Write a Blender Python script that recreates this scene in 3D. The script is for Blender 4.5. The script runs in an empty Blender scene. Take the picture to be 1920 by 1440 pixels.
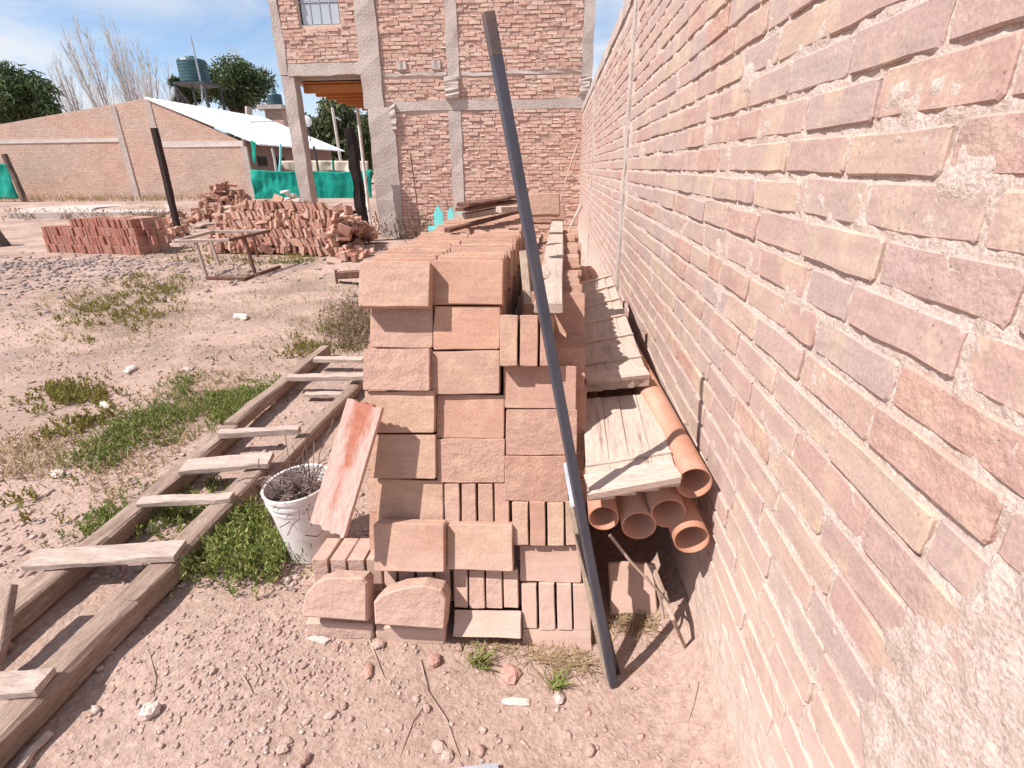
import bpy, math, random
import numpy as np
from mathutils import Vector, Matrix
rnd = random.Random(7)
rng = np.random.default_rng(7)
S = bpy.context.scene
COL = S.collection
# ------------------------------------------------------------------ camera
F = 966.1; CX, CY = 960.0, 720.0; H = 1.65
def _n(v): return v / np.linalg.norm(v)
_ye = _n(np.array([(1045 - CX) / F, (315 - CY) / F, 1.0]))
_ze = -_n(np.array([(985 - CX) / F, (3030 - CY) / F, 1.0]))
_ye = _n(_ye - _ye.dot(_ze) * _ze)
_xe = np.cross(_ye, _ze)
R = np.array([_xe, _ye, _ze])          # world = R @ (right, down, forward)
C0 = np.array([0, 0, H])
cam = bpy.data.cameras.new('camera'); camo = bpy.data.objects.new('camera', cam); COL.objects.link(camo)
cam.sensor_width = 36; cam.lens = F / 1920 * 36; cam.clip_start = 0.02; cam.clip_end = 2000
_right, _down, _fwd = R[:, 0], R[:, 1], R[:, 2]
M = Matrix((( _right[0], -_down[0], -_fwd[0], 0), (_right[1], -_down[1], -_fwd[1], 0), (_right[2], -_down[2], -_fwd[2], H), (0, 0, 0, 1)))
camo.matrix_world = M
S.camera = camo
# ------------------------------------------------------------------ sun, sky, exposure
SX, SY = 0.68, 0.36                     # horizontal travel of sunlight per metre of drop
sun = bpy.data.lights.new('sun', 'SUN'); suno = bpy.data.objects.new('sun', sun); COL.objects.link(suno)
sun.energy = 4.6; sun.angle = math.radians(0.5); sun.color = (1.0, 0.94, 0.895)
suno.rotation_euler = Vector((SX, SY, -1)).to_track_quat('-Z', 'Y').to_euler()
W = bpy.data.worlds.new('World'); S.world = W; W.use_nodes = True
nt = W.node_tree; nt.nodes.clear()
def wn(t, **k):
    n = nt.nodes.new(t)
    for a, b in k.items(): setattr(n, a, b)
    return n
sky = wn('ShaderNodeTexSky', sky_type='NISHITA', sun_disc=False)
sky.sun_elevation = math.atan(1 / math.hypot(SX, SY)); sky.sun_rotation = math.atan2(-SX, -SY)
sky.altitude = 1500; sky.air_density = 1.1; sky.dust_density = 0.15; sky.ozone_density = 4.0
tc = wn('ShaderNodeTexCoord'); mp = wn('ShaderNodeMapping'); mp.inputs['Scale'].default_value = (1.0, 1.0, 4.2); mp.inputs['Rotation'].default_value = (0.12, 0.1, 0.4)
n1 = wn('ShaderNodeTexNoise'); n1.inputs['Scale'].default_value = 2.3; n1.inputs['Detail'].default_value = 7; n1.inputs['Roughness'].default_value = 0.6; n1.inputs['Distortion'].default_value = 0.5
rp = wn('ShaderNodeValToRGB'); rp.color_ramp.elements[0].position = 0.36; rp.color_ramp.elements[1].position = 0.62
mx = wn('ShaderNodeMix', data_type='RGBA'); mx.inputs[7].default_value = (5.2, 5.5, 6.0, 1)
bg = wn('ShaderNodeBackground'); bg.inputs['Strength'].default_value = 0.095; out = wn('ShaderNodeOutputWorld')
L = nt.links.new
L(tc.outputs['Generated'], mp.inputs['Vector']); L(mp.outputs['Vector'], n1.inputs['Vector']); L(n1.outputs['Fac'], rp.inputs['Fac'])
L(rp.outputs['Color'], mx.inputs[0]); L(sky.outputs['Color'], mx.inputs[6]); L(mx.outputs[2], bg.inputs['Color']); L(bg.outputs['Background'], out.inputs['Surface'])
S.view_settings.view_transform = 'Standard'; S.view_settings.look = 'None'; S.view_settings.exposure = 0.74; S.view_settings.gamma = 1
S.view_settings.use_curve_mapping = False
# ------------------------------------------------------------------ pixel rays of the photograph (1920x1440) to places in the world
def ray(x, y): return R @ np.array([(x - CX) / F, (y - CY) / F, 1.0])
def _on(x, y, ax, v):
    d = ray(x, y); return C0 + d * ((v - C0[ax]) / d[ax])
def PX(x, y, v): return _on(x, y, 0, v)
def PY(x, y, v): return _on(x, y, 1, v)
def PZ(x, y, v): return _on(x, y, 2, v)
def PD(x, y, d): return C0 + ray(x, y) * d
# ------------------------------------------------------------------ noise
def _hash(i, j, k):
    h = (i.astype(np.int64) * 374761393 + j.astype(np.int64) * 668265263 + k * 1274126177) & 0xffffffff
    h = ((h ^ (h >> 13)) * 1274126177) & 0xffffffff
    return ((h ^ (h >> 16)) & 0xffff) / 65535.0
def vn(x, y, k=0):
    x = np.asarray(x, float); y = np.asarray(y, float)
    i = np.floor(x).astype(int); j = np.floor(y).astype(int); u = x - i; v = y - j
    u = u * u * (3 - 2 * u); v = v * v * (3 - 2 * v)
    return ((_hash(i, j, k) * (1 - u) + _hash(i + 1, j, k) * u) * (1 - v) + (_hash(i, j + 1, k) * (1 - u) + _hash(i + 1, j + 1, k) * u) * v) * 2 - 1
def fbm(x, y, o=4, k=0):
    s = 0; a = 1.0; t = 0
    for q in range(o):
        s = s + a * vn(x * 2 ** q, y * 2 ** q, k + q); t += a; a *= 0.5
    return s / t
def sst(a, b, x):
    t = np.clip((np.asarray(x, float) - a) / (b - a), 0, 1); return t * t * (3 - 2 * t)
WX = 0.55                                # face of the long brick wall
def ground(x, y):
    x = np.asarray(x, float); y = np.asarray(y, float)
    z = 0.35 * sst(15, 24, y)
    z = z + 0.10 * np.exp(-((x + 9.5) ** 2 / 7 + (y - 8.6) ** 2 / 1.4))
    near = np.exp(-np.maximum(y - 5, 0) / 3)
    z = z + 0.022 * fbm(x * 1.6, y * 1.6, 4, 3) + 0.03 * (1 - near) * fbm(x * 0.7 + 9, y * 0.7, 3, 8) * sst(3, 8, y)
    z = z + near * (0.006 * fbm(x * 9, y * 9, 3, 11) + 0.004 * np.maximum(fbm(x * 33, y * 33, 2, 15), 0))
    z = z + np.where(x < 1.5, 1, 0) * 0.10 * np.exp(-np.maximum(WX - x, 0) / 0.07) * sst(15, 13, y)
    z = z - 0.012 * np.exp(-((x + 0.3) ** 2 / 0.4 + (y - 1.35) ** 2 / 0.1))
    return z
def G(x, y): return float(ground(x, y))
def PG(x, y, up=0.0):
    z = 0.0
    for _ in range(6):
        p = PZ(x, y, z); z = G(p[0], p[1])
    return np.array([p[0], p[1], z + up])
# ------------------------------------------------------------------ materials
MATS = {}
def newmat(name):
    m = bpy.data.materials.new(name); m.use_nodes = True; m.node_tree.nodes.clear(); return m
class NB:
    def __init__(s, name):
        s.m = newmat(name); s.t = s.m.node_tree
        s.out = s.n('ShaderNodeOutputMaterial'); s.b = s.n('ShaderNodeBsdfPrincipled'); s.l(s.b.outputs[0], s.out.inputs[0])
    def n(s, t, **k):
        x = s.t.nodes.new(t)
        for a, b in k.items(): setattr(x, a, b)
        return x
    def l(s, a, b): s.t.links.new(a, b)
    def noise(s, vec, scale, detail=5, rough=0.55, dist=0.0):
        x = s.n('ShaderNodeTexNoise'); x.inputs['Scale'].default_value = scale; x.inputs['Detail'].default_value = detail
        x.inputs['Roughness'].default_value = rough; x.inputs['Distortion'].default_value = dist
        if vec is not None: s.l(vec, x.inputs['Vector'])
        return x.outputs['Fac']
    def ramp(s, fac, stops, interp='LINEAR'):
        x = s.n('ShaderNodeValToRGB'); cr = x.color_ramp; cr.interpolation = interp
        while len(cr.elements) < len(stops): cr.elements.new(0.5)
        for e, (p, c) in zip(cr.elements, stops): e.position = p; e.color = (c[0], c[1], c[2], 1)
        s.l(fac, x.inputs['Fac']); return x.outputs['Color']
    def mix(s, fac, a, b, mode='MIX'):
        x = s.n('ShaderNodeMix', data_type='RGBA'); x.blend_type = mode
        for sock, v in ((x.inputs[0], fac), (x.inputs[6], a), (x.inputs[7], b)):
            if isinstance(v, (int, float)): sock.default_value = v
            elif isinstance(v, tuple): sock.default_value = (v[0], v[1], v[2], 1)
            else: s.l(v, sock)
        return x.outputs[2]
    def math(s, op, a, b):
        x = s.n('ShaderNodeMath', operation=op)
        for i, v in enumerate((a, b)):
            if isinstance(v, (int, float)): x.inputs[i].default_value = v
            else: s.l(v, x.inputs[i])
        return x.outputs[0]
    def vec(s, kind='Object', shift=False, scale=None):
        if kind == 'World': v = s.n('ShaderNodeNewGeometry').outputs['Position']
        else: v = s.n('ShaderNodeTexCoord').outputs['Object']
        if shift:
            r = s.n('ShaderNodeObjectInfo').outputs['Random']; c = s.n('ShaderNodeVectorMath', operation='MULTIPLY_ADD')
            cc = s.n('ShaderNodeCombineXYZ'); s.l(r, cc.inputs[0]); s.l(r, cc.inputs[1]); s.l(r, cc.inputs[2])
            s.l(cc.outputs[0], c.inputs[0]); c.inputs[1].default_value = (37, 91, 53); s.l(v, c.inputs[2]); v = c.outputs[0]
        if scale:
            c = s.n('ShaderNodeVectorMath', operation='MULTIPLY'); s.l(v, c.inputs[0]); c.inputs[1].default_value = scale; v = c.outputs[0]
        return v
    def bump(s, hgt, strength, dist=0.01, prev=None):
        x = s.n('ShaderNodeBump'); x.inputs['Strength'].default_value = strength; x.inputs['Distance'].default_value = dist
        s.l(hgt, x.inputs['Height'])
        if prev is not None: s.l(prev, x.inputs['Normal'])
        return x.outputs[0]
    def done(s, col, normal=None, rough=0.9, spec=0.2, metal=0.0):
        if isinstance(col, tuple): s.b.inputs['Base Color'].default_value = (col[0], col[1], col[2], 1)
        else: s.l(col, s.b.inputs['Base Color'])
        s.b.inputs['Roughness'].default_value = rough; s.b.inputs['Specular IOR Level'].default_value = spec; s.b.inputs['Metallic'].default_value = metal
        if normal is not None: s.l(normal, s.b.inputs['Normal'])
        return s.m
def m_brick(name, pal, spot, dark, island=False, grain=1.0, bump=0.5, spotlim=(0.52, 0.72), bs=22, low_pale=None):
    b = NB(name); v = b.vec('World' if island else 'Object', shift=not island)
    r = b.n('ShaderNodeNewGeometry').outputs['Random Per Island'] if island else b.n('ShaderNodeObjectInfo').outputs['Random']
    base = b.ramp(r, [(i / max(1, len(pal) - 1), c) for i, c in enumerate(pal)])
    a = b.noise(v, 9 * grain, 6, 0.6); f = b.ramp(a, [(spotlim[0], (0, 0, 0)), (spotlim[1], (1, 1, 1))])
    c = b.mix(b.math('MULTIPLY', f, 0.75), base, spot)
    a2 = b.noise(v, 5.3 * grain, 4, 0.6, 0.6); f2 = b.ramp(a2, [(0.54, (0, 0, 0)), (0.75, (1, 1, 1))])
    c = b.mix(b.math('MULTIPLY', f2, 0.6), c, dark)
    sv = b.noise(b.vec('World' if island else 'Object', shift=not island, scale=(2.0, 12.0, 6.0)), 3.0 * grain, 5, 0.7); c = b.mix(0.5, c, b.ramp(sv, [(0.3, (0.72, 0.70, 0.69)), (0.55, (1, 1, 1)), (0.75, (1.14, 1.13, 1.12))]), 'MULTIPLY')
    g = b.noise(v, 140 * grain, 3, 0.7); c = b.mix(0.55, c, b.ramp(g, [(0.25, (0.55, 0.55, 0.55)), (0.7, (1.15, 1.15, 1.15))]), 'MULTIPLY')
    vo = b.n('ShaderNodeTexVoronoi'); vo.inputs['Scale'].default_value = 48 * grain; b.l(v, vo.inputs['Vector'])
    pit = b.ramp(vo.outputs['Distance'], [(0.04, (0.35, 0.35, 0.35)), (0.13, (1, 1, 1))])
    pm = b.ramp(b.noise(v, 7 * grain, 2), [(0.5, (0, 0, 0)), (0.62, (1, 1, 1))])
    c = b.mix(pm, c, b.mix(1.0, c, pit, 'MULTIPLY'))
    if low_pale:
        c = paled(b, c, low_pale)
    h1 = b.math('MULTIPLY', b.noise(v, bs * grain, 6, 0.62), b.math('ADD', b.math('MULTIPLY', b.math('POWER', r, 3.0), 2.2), 0.12)); lowf = b.noise(v, 6 * grain, 3, 0.5); h2 = b.noise(v, 130 * grain, 3, 0.6)
    nn = b.bump(lowf, bump * 0.5, 0.03); nn = b.bump(h1, bump, 0.02, nn); nn = b.bump(h2, bump * 0.6, 0.004, nn)
    return b.done(c, nn, 0.95, 0.1)
def paled(b, c, low_pale):  # blends a pale pinkish tone into the colour, stronger towards the ground
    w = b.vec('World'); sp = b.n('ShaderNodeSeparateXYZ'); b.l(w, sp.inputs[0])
    t = b.math('ADD', b.math('MULTIPLY', sp.outputs['Z'], 1.0 / low_pale[1]), b.math('MULTIPLY', b.noise(w, 5, 5, 0.7), 0.9))
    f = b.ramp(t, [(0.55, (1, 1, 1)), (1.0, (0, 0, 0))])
    return b.mix(b.math('MULTIPLY', f, low_pale[0]), c, (0.58, 0.435, 0.37))
def m_noise(name, stops, scale, bump=0.3, bscale=40, rough=0.9, spec=0.2, kind='World', shift=False, dist=0.01, metal=0.0, vscale=None, detail=6, grain=0.0):
    b = NB(name); v = b.vec(kind, shift, vscale)
    c = b.ramp(b.noise(v, scale, detail, 0.6), stops)
    if grain: c = b.mix(grain, c, b.ramp(b.noise(v, bscale * 2, 3, 0.7), [(0.25, (0.5, 0.5, 0.5)), (0.75, (1.2, 1.2, 1.2))]), 'MULTIPLY')
    return b.done(c, b.bump(b.noise(v, bscale, 5, 0.65), bump, dist) if bump else None, rough, spec, metal)
def m_wood(name, stops, sc, bump=0.4, shift=False, fine=1.0):
    b = NB(name); v = b.vec('Object' if shift else 'World', shift, sc)
    a = b.noise(v, 4, 8, 0.7, 0.3); c = b.ramp(a, stops)
    a2 = b.noise(v, 22 * fine, 4, 0.7); c = b.mix(0.6, c, b.ramp(a2, [(0.3, (0.5, 0.48, 0.46)), (0.65, (1.12, 1.12, 1.12))]), 'MULTIPLY')
    return b.done(c, b.bump(a2, bump, 0.006), 0.85, 0.15)
def m_leaf(name, cols, trans=0.25):
    b = NB(name); r = b.n('ShaderNodeNewGeometry').outputs['Random Per Island']
    c = b.ramp(r, [(i / (len(cols) - 1), k) for i, k in enumerate(cols)])
    b.done(c, None, 0.7, 0.2)
    t = b.n('ShaderNodeBsdfTranslucent'); b.l(c, t.inputs['Color']); ms = b.n('ShaderNodeMixShader'); ms.inputs[0].default_value = trans
    b.l(b.b.outputs[0], ms.inputs[1]); b.l(t.outputs[0], ms.inputs[2]); b.l(ms.outputs[0], b.out.inputs[0]); return b.m
TERRA = [(c[0] * .50 + .205, c[1] * .50 + .138, c[2] * .50 + .110) for c in [(0.46, 0.225, 0.145), (0.50, 0.27, 0.19), (0.45, 0.25, 0.185), (0.53, 0.27, 0.175), (0.44, 0.26, 0.20), (0.55, 0.35, 0.23), (0.48, 0.30, 0.25), (0.42, 0.215, 0.15), (0.53, 0.33, 0.26)]]
MB_ST = m_brick('terracotta_brick', TERRA, (0.54, 0.37, 0.26), (0.36, 0.225, 0.185), bump=0.4, low_pale=(0.5, 0.9))
MB_STUFF = m_brick('terracotta_brick_core', TERRA, (0.56, 0.35, 0.24), (0.38, 0.22, 0.17), island=True)
MB_OLD = m_brick('old_brick', [(0.40, 0.15, 0.11), (0.46, 0.22, 0.16), (0.35, 0.14, 0.11), (0.47, 0.27, 0.20), (0.42, 0.18, 0.14)], (0.5, 0.36, 0.29), (0.28, 0.12, 0.10))
MB_OLDI = m_brick('rubble_brick', [(0.42, 0.19, 0.13), (0.54, 0.32, 0.23), (0.38, 0.18, 0.14), (0.60, 0.42, 0.32), (0.46, 0.24, 0.18), (0.56, 0.35, 0.25)], (0.55, 0.42, 0.34), (0.28, 0.12, 0.10), island=True)
WALLP = [(c[0] * .58 + .190, c[1] * .56 + .155, c[2] * .54 + .145) for c in [(0.46, 0.29, 0.245), (0.50, 0.33, 0.28), (0.44, 0.31, 0.28), (0.52, 0.37, 0.27), (0.45, 0.26, 0.21), (0.42, 0.32, 0.30), (0.50, 0.31, 0.245), (0.56, 0.42, 0.30), (0.47, 0.30, 0.26), (0.52, 0.27, 0.18)]]
MB_WALL = m_brick('wall_brick', WALLP, (0.62, 0.48, 0.34), (0.43, 0.315, 0.295), bump=0.3, spotlim=(0.50, 0.74), low_pale=(0.85, 1.5))
MB_WALLI = m_brick('wall_brick_far', WALLP, (0.60, 0.46, 0.34), (0.43, 0.315, 0.295), island=True, spotlim=(0.56, 0.8), low_pale=(0.85, 1.5))
FACP = [(0.60, 0.37, 0.29), (0.64, 0.44, 0.35), (0.57, 0.34, 0.275), (0.66, 0.49, 0.40), (0.61, 0.40, 0.32), (0.56, 0.36, 0.30)]
MB_FAC = m_brick('facade_brick', FACP, (0.58, 0.42, 0.34), (0.46, 0.28, 0.24), bump=0.7)
MB_FACI = m_brick('facade_brick_far', FACP, (0.58, 0.42, 0.34), (0.46, 0.28, 0.24), island=True, bump=0.7)
def mortar_mat(name, stops, bs=55, st=0.6, low_pale=None):
    b = NB(name); v = b.vec('World'); c = b.ramp(b.noise(v, 14, 6, 0.7), stops)
    c = b.mix(0.7, c, b.ramp(b.noise(v, 160, 3, 0.7), [(0.3, (0.55, 0.53, 0.52)), (0.65, (1.15, 1.15, 1.15))]), 'MULTIPLY')
    if low_pale: c = paled(b, c, low_pale)
    vo = b.n('ShaderNodeTexVoronoi'); vo.inputs['Scale'].default_value = bs * 1.6; b.l(b.mix(0.06, v, b.n('ShaderNodeTexNoise').outputs['Color'], 'ADD'), vo.inputs['Vector'])
    n = b.bump(b.noise(v, bs, 6, 0.75), st, 0.02); n = b.bump(vo.outputs['Distance'], st * 0.5, 0.008, n)
    return b.done(c, n, 0.97, 0.05)
M_MORT = mortar_mat('mortar', [(0.25, (0.51, 0.40, 0.345)), (0.5, (0.58, 0.465, 0.405)), (0.8, (0.65, 0.54, 0.475))], st=0.45, low_pale=(0.8, 1.25))
M_FMORT = mortar_mat('facade_mortar', [(0.25, (0.56, 0.43, 0.36)), (0.5, (0.63, 0.495, 0.415)), (0.8, (0.69, 0.555, 0.475))], 18)
M_CONC = m_noise('rough_concrete', [(0.2, (0.40, 0.33, 0.29)), (0.5, (0.50, 0.42, 0.375)), (0.8, (0.58, 0.495, 0.445))], 3, 0.6, 25, dist=0.03, grain=0.4)
M_CONCP = m_noise('pale_concrete', [(0.2, (0.55, 0.46, 0.41)), (0.5, (0.66, 0.57, 0.51)), (0.8, (0.72, 0.63, 0.57))], 3, 0.4, 30, grain=0.3)
# soil
def soil():
    b = NB('dry_soil'); v = b.vec('World')
    big = b.noise(v, 0.7, 6, 0.65); c = b.ramp(big, [(0.3, (0.39, 0.275, 0.225)), (0.5, (0.46, 0.33, 0.275)), (0.7, (0.51, 0.37, 0.315))])
    sep = b.n('ShaderNodeSeparateXYZ'); b.l(v, sep.inputs[0])
    dry = b.ramp(b.noise(v, 1.1, 5, 0.7), [(0.42, (0, 0, 0)), (0.6, (1, 1, 1))])
    far = b.ramp(b.math('MULTIPLY', sep.outputs['Y'], 0.1), [(0.16, (0, 0, 0)), (0.45, (1, 1, 1))])
    c = b.mix(b.math('MULTIPLY', b.math('MULTIPLY', dry, far), 0.75), c, (0.25, 0.185, 0.155))
    gr = b.ramp(b.noise(v, 26, 6, 0.75), [(0.3, (0.62, 0.58, 0.55)), (0.55, (1, 1, 1)), (0.75, (1.18, 1.15, 1.12))]); c = b.mix(0.8, c, gr, 'MULTIPLY')
    vo = b.n('ShaderNodeTexVoronoi'); vo.inputs['Scale'].default_value = 60; b.l(v, vo.inputs['Vector'])
    st = b.ramp(vo.outputs['Color'], [(0.0, (0.8, 0.75, 0.7)), (1, (1.2, 1.2, 1.2))]); c = b.mix(0.5, c, st, 'MULTIPLY')
    n = b.bump(b.noise(v, 40, 6, 0.75), 0.8, 0.02); n = b.bump(vo.outputs['Distance'], 0.35, 0.008, n)
    return b.done(c, n, 0.97, 0.05)
M_SOIL = soil()
M_STONE = m_brick('pebble', [(0.37, 0.26, 0.23), (0.43, 0.31, 0.275), (0.40, 0.25, 0.21), (0.50, 0.39, 0.345), (0.36, 0.29, 0.265), (0.45, 0.30, 0.25)], (0.47, 0.36, 0.31), (0.36, 0.26, 0.23), island=True)
M_STONEO = m_brick('loose_stone', [(0.50, 0.36, 0.31), (0.56, 0.41, 0.35), (0.48, 0.30, 0.25)], (0.62, 0.5, 0.44), (0.40, 0.28, 0.25))
M_WOODY = m_wood('weathered_beam', [(0.25, (0.19, 0.125, 0.10)), (0.5, (0.31, 0.22, 0.175)), (0.75, (0.45, 0.345, 0.29))], (7, 1.1, 7), 0.9)
M_WOODX = m_wood('grey_rung', [(0.25, (0.32, 0.24, 0.20)), (0.5, (0.47, 0.37, 0.315)), (0.75, (0.58, 0.475, 0.415))], (1.1, 8, 8), 0.7)
M_PLANK = m_wood('pale_plank', [(0.3, (0.27, 0.20, 0.165)), (0.45, (0.46, 0.36, 0.30)), (0.75, (0.55, 0.445, 0.38))], (9, 0.8, 9), 0.35)
M_PLANKX = m_wood('pale_batten', [(0.25, (0.38, 0.285, 0.235)), (0.5, (0.51, 0.395, 0.335)), (0.75, (0.59, 0.47, 0.41))], (0.8, 9, 9), 0.35)
M_WOODZ = m_wood('upright_timber', [(0.25, (0.22, 0.16, 0.125)), (0.5, (0.34, 0.26, 0.20)), (0.75, (0.42, 0.33, 0.26))], (9, 9, 0.9), 0.5)
M_CHAR = m_noise('charred_wood', [(0.3, (0.012, 0.009, 0.009)), (0.6, (0.03, 0.02, 0.018)), (0.85, (0.10, 0.055, 0.04))], 5, 0.8, 14, vscale=(4, 4, 1), dist=0.03)
M_DARKW = m_wood('dark_post', [(0.3, (0.03, 0.02, 0.018)), (0.6, (0.055, 0.038, 0.034)), (0.85, (0.10, 0.07, 0.06))], (9, 9, 1), 0.5)
M_JOIST = m_wood('orange_joist', [(0.3, (0.38, 0.14, 0.045)), (0.6, (0.50, 0.21, 0.075)), (0.85, (0.58, 0.28, 0.11))], (1, 5, 5), 0.3)
M_STEEL = m_noise('dark_steel', [(0.3, (0.050, 0.055, 0.075)), (0.6, (0.075, 0.08, 0.105)), (0.8, (0.11, 0.10, 0.11))], 6, 0.15, 60, 0.42, 0.5, vscale=(4, 4, 1), metal=0.3)
M_RUST = m_noise('rusty_steel', [(0.3, (0.09, 0.04, 0.03)), (0.6, (0.17, 0.08, 0.055)), (0.8, (0.26, 0.13, 0.085))], 14, 0.3, 60, 0.7, 0.3)
M_PIPE = m_noise('orange_plastic', [(0.3, (0.40, 0.185, 0.115)), (0.55, (0.46, 0.235, 0.155)), (0.8, (0.53, 0.33, 0.25))], 5, 0.1, 50, 0.55, 0.3, grain=0.25)
M_WHITEP = m_noise('white_plastic', [(0.3, (0.60, 0.52, 0.48)), (0.55, (0.74, 0.70, 0.68)), (0.8, (0.80, 0.78, 0.77))], 7, 0.1, 30, 0.45, 0.4)
M_TEAL = m_noise('turquoise_paint', [(0.3, (0.16, 0.62, 0.60)), (0.7, (0.22, 0.72, 0.69))], 8, 0.2, 30, 0.6)
M_NET = m_noise('green_shade_net', [(0.3, (0.0, 0.16, 0.12)), (0.55, (0.004, 0.25, 0.19)), (0.8, (0.02, 0.33, 0.26))], 1.2, 0.4, 12, 0.7, dist=0.05)
M_TARP = m_noise('cream_tarp', [(0.3, (0.62, 0.50, 0.38)), (0.7, (0.78, 0.66, 0.53))], 1.5, 0.4, 4, 0.7, dist=0.05)
M_ROOF = m_noise('white_roof_sheet', [(0.3, (0.78, 0.79, 0.80)), (0.7, (0.84, 0.84, 0.85))], 1.5, 0.0, 4, 0.5, 0.4)
M_TANK = m_noise('green_tank_plastic', [(0.3, (0.028, 0.075, 0.085)), (0.7, (0.04, 0.10, 0.115))], 3, 0.1, 8, 0.45, 0.4)
M_DARKM = m_noise('dark_metal', [(0.3, (0.03, 0.03, 0.035)), (0.7, (0.06, 0.055, 0.06))], 6, 0.1, 30, 0.5, 0.4)
M_GALV = m_noise('grey_metal', [(0.3, (0.35, 0.35, 0.38)), (0.7, (0.55, 0.56, 0.60))], 6, 0.1, 30, 0.4, 0.5, metal=0.5)
M_WIRE = m_noise('rusty_wire', [(0.3, (0.10, 0.06, 0.05)), (0.7, (0.26, 0.19, 0.17))], 20, 0.0, 30, 0.6, 0.3)
M_DARKIN = m_noise('dark_interior', [(0.3, (0.03, 0.022, 0.02)), (0.7, (0.07, 0.05, 0.045))], 3, 0.2, 10)
M_TWIG = m_noise('dry_twig', [(0.3, (0.24, 0.16, 0.12)), (0.7, (0.46, 0.35, 0.28))], 12, 0.3, 40)
M_BARE = m_noise('bare_branch', [(0.3, (0.42, 0.37, 0.34)), (0.7, (0.58, 0.53, 0.49))], 1, 0.0, 4)
M_TRUNK = m_noise('bark', [(0.3, (0.08, 0.06, 0.05)), (0.7, (0.16, 0.12, 0.10))], 3, 0.4, 10)
def glass():
    b = NB('window_glass'); return b.done((0.42, 0.46, 0.50), None, 0.12, 0.6)
M_GLASS = glass()
def redboard():
    b = NB('worn_red_paint'); v = b.vec('Object'); sp = b.n('ShaderNodeSeparateXYZ'); b.l(v, sp.inputs[0])
    ed = b.math('ABSOLUTE', b.math('MULTIPLY', sp.outputs['X'], 13.0), 0.0)
    ln = b.math('MULTIPLY', sp.outputs['Y'], -1.5)
    w = b.math('ADD', b.math('ADD', b.math('MULTIPLY', b.noise(b.vec('Object', scale=(2.2, 0.8, 2)), 13, 7, 0.75), 1.5), ed), ln)
    f = b.ramp(b.math('MULTIPLY', w, 0.5), [(0.36, (0, 0, 0)), (0.56, (1, 1, 1))])
    red = b.ramp(b.noise(v, 30, 4), [(0.3, (0.36, 0.13, 0.085)), (0.7, (0.45, 0.20, 0.14))])
    pale = b.ramp(b.noise(b.vec('Object', scale=(6, 1, 6)), 16, 6, 0.7), [(0.3, (0.44, 0.26, 0.21)), (0.6, (0.58, 0.42, 0.37))])
    return b.done(b.mix(f, red, pale), b.bump(b.noise(b.vec('Object', scale=(6, 1, 6)), 20, 5, 0.7), 0.5, 0.006), 0.85, 0.15)
M_RED = redboard()
def housebrick():
    b = NB('distant_brickwork'); v = b.vec('World'); cx = b.n('ShaderNodeSeparateXYZ'); b.l(v, cx.inputs[0]); cc = b.n('ShaderNodeCombineXYZ')
    b.l(b.math('ADD', cx.outputs['X'], cx.outputs['Y']), cc.inputs[0]); b.l(cx.outputs['Z'], cc.inputs[1])
    t = b.n('ShaderNodeTexBrick'); b.l(cc.outputs[0], t.inputs['Vector'])
    t.inputs['Color1'].default_value = (0.62, 0.42, 0.33, 1); t.inputs['Color2'].default_value = (0.54, 0.34, 0.26, 1); t.inputs['Mortar'].default_value = (0.64, 0.51, 0.43, 1)
    t.inputs['Scale'].default_value = 1; t.inputs['Brick Width'].default_value = 0.29; t.inputs['Row Height'].default_value = 0.095; t.inputs['Mortar Size'].default_value = 0.013; t.inputs['Mortar Smooth'].default_value = 0.4
    c = b.mix(0.5, t.outputs['Color'], b.ramp(b.noise(v, 1.2, 6, 0.7), [(0.3, (0.7, 0.7, 0.7)), (0.7, (1.2, 1.2, 1.2))]), 'MULTIPLY')
    n = b.bump(b.math('SUBTRACT', 1.0, t.outputs['Fac']), 1.0, 0.03); n = b.bump(b.noise(v, 9, 5, 0.7), 0.6, 0.05, n)
    return b.done(c, n, 0.95, 0.1)
M_HB = housebrick()
M_GREEN = m_leaf('green_weed_leaf', [(0.12, 0.17, 0.04), (0.19, 0.24, 0.06), (0.15, 0.205, 0.05), (0.29, 0.29, 0.095), (0.38, 0.33, 0.14)])
M_OLIVE = m_leaf('olive_weed_leaf', [(0.17, 0.16, 0.045), (0.26, 0.22, 0.06), (0.20, 0.19, 0.05), (0.36, 0.28, 0.10)])
M_DRY = m_leaf('dry_grass_blade', [(0.34, 0.25, 0.13), (0.44, 0.33, 0.19), (0.38, 0.27, 0.17), (0.28, 0.19, 0.11)])
M_SCRUB = m_leaf('brown_scrub', [(0.22, 0.15, 0.11), (0.30, 0.21, 0.15), (0.20, 0.16, 0.08)])
M_CROWN = m_leaf('dark_tree_leaf', [(0.045, 0.07, 0.028), (0.075, 0.105, 0.04), (0.06, 0.085, 0.035), (0.12, 0.15, 0.06)], 0.2)
M_WILLOW = m_leaf('willow_leaf', [(0.09, 0.11, 0.05), (0.13, 0.15, 0.07), (0.10, 0.12, 0.055), (0.18, 0.18, 0.09)], 0.2)
M_BLOOM = m_leaf('bare_twig_haze', [(0.32, 0.27, 0.23), (0.42, 0.36, 0.32), (0.36, 0.31, 0.26)], 0.2)
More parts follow.
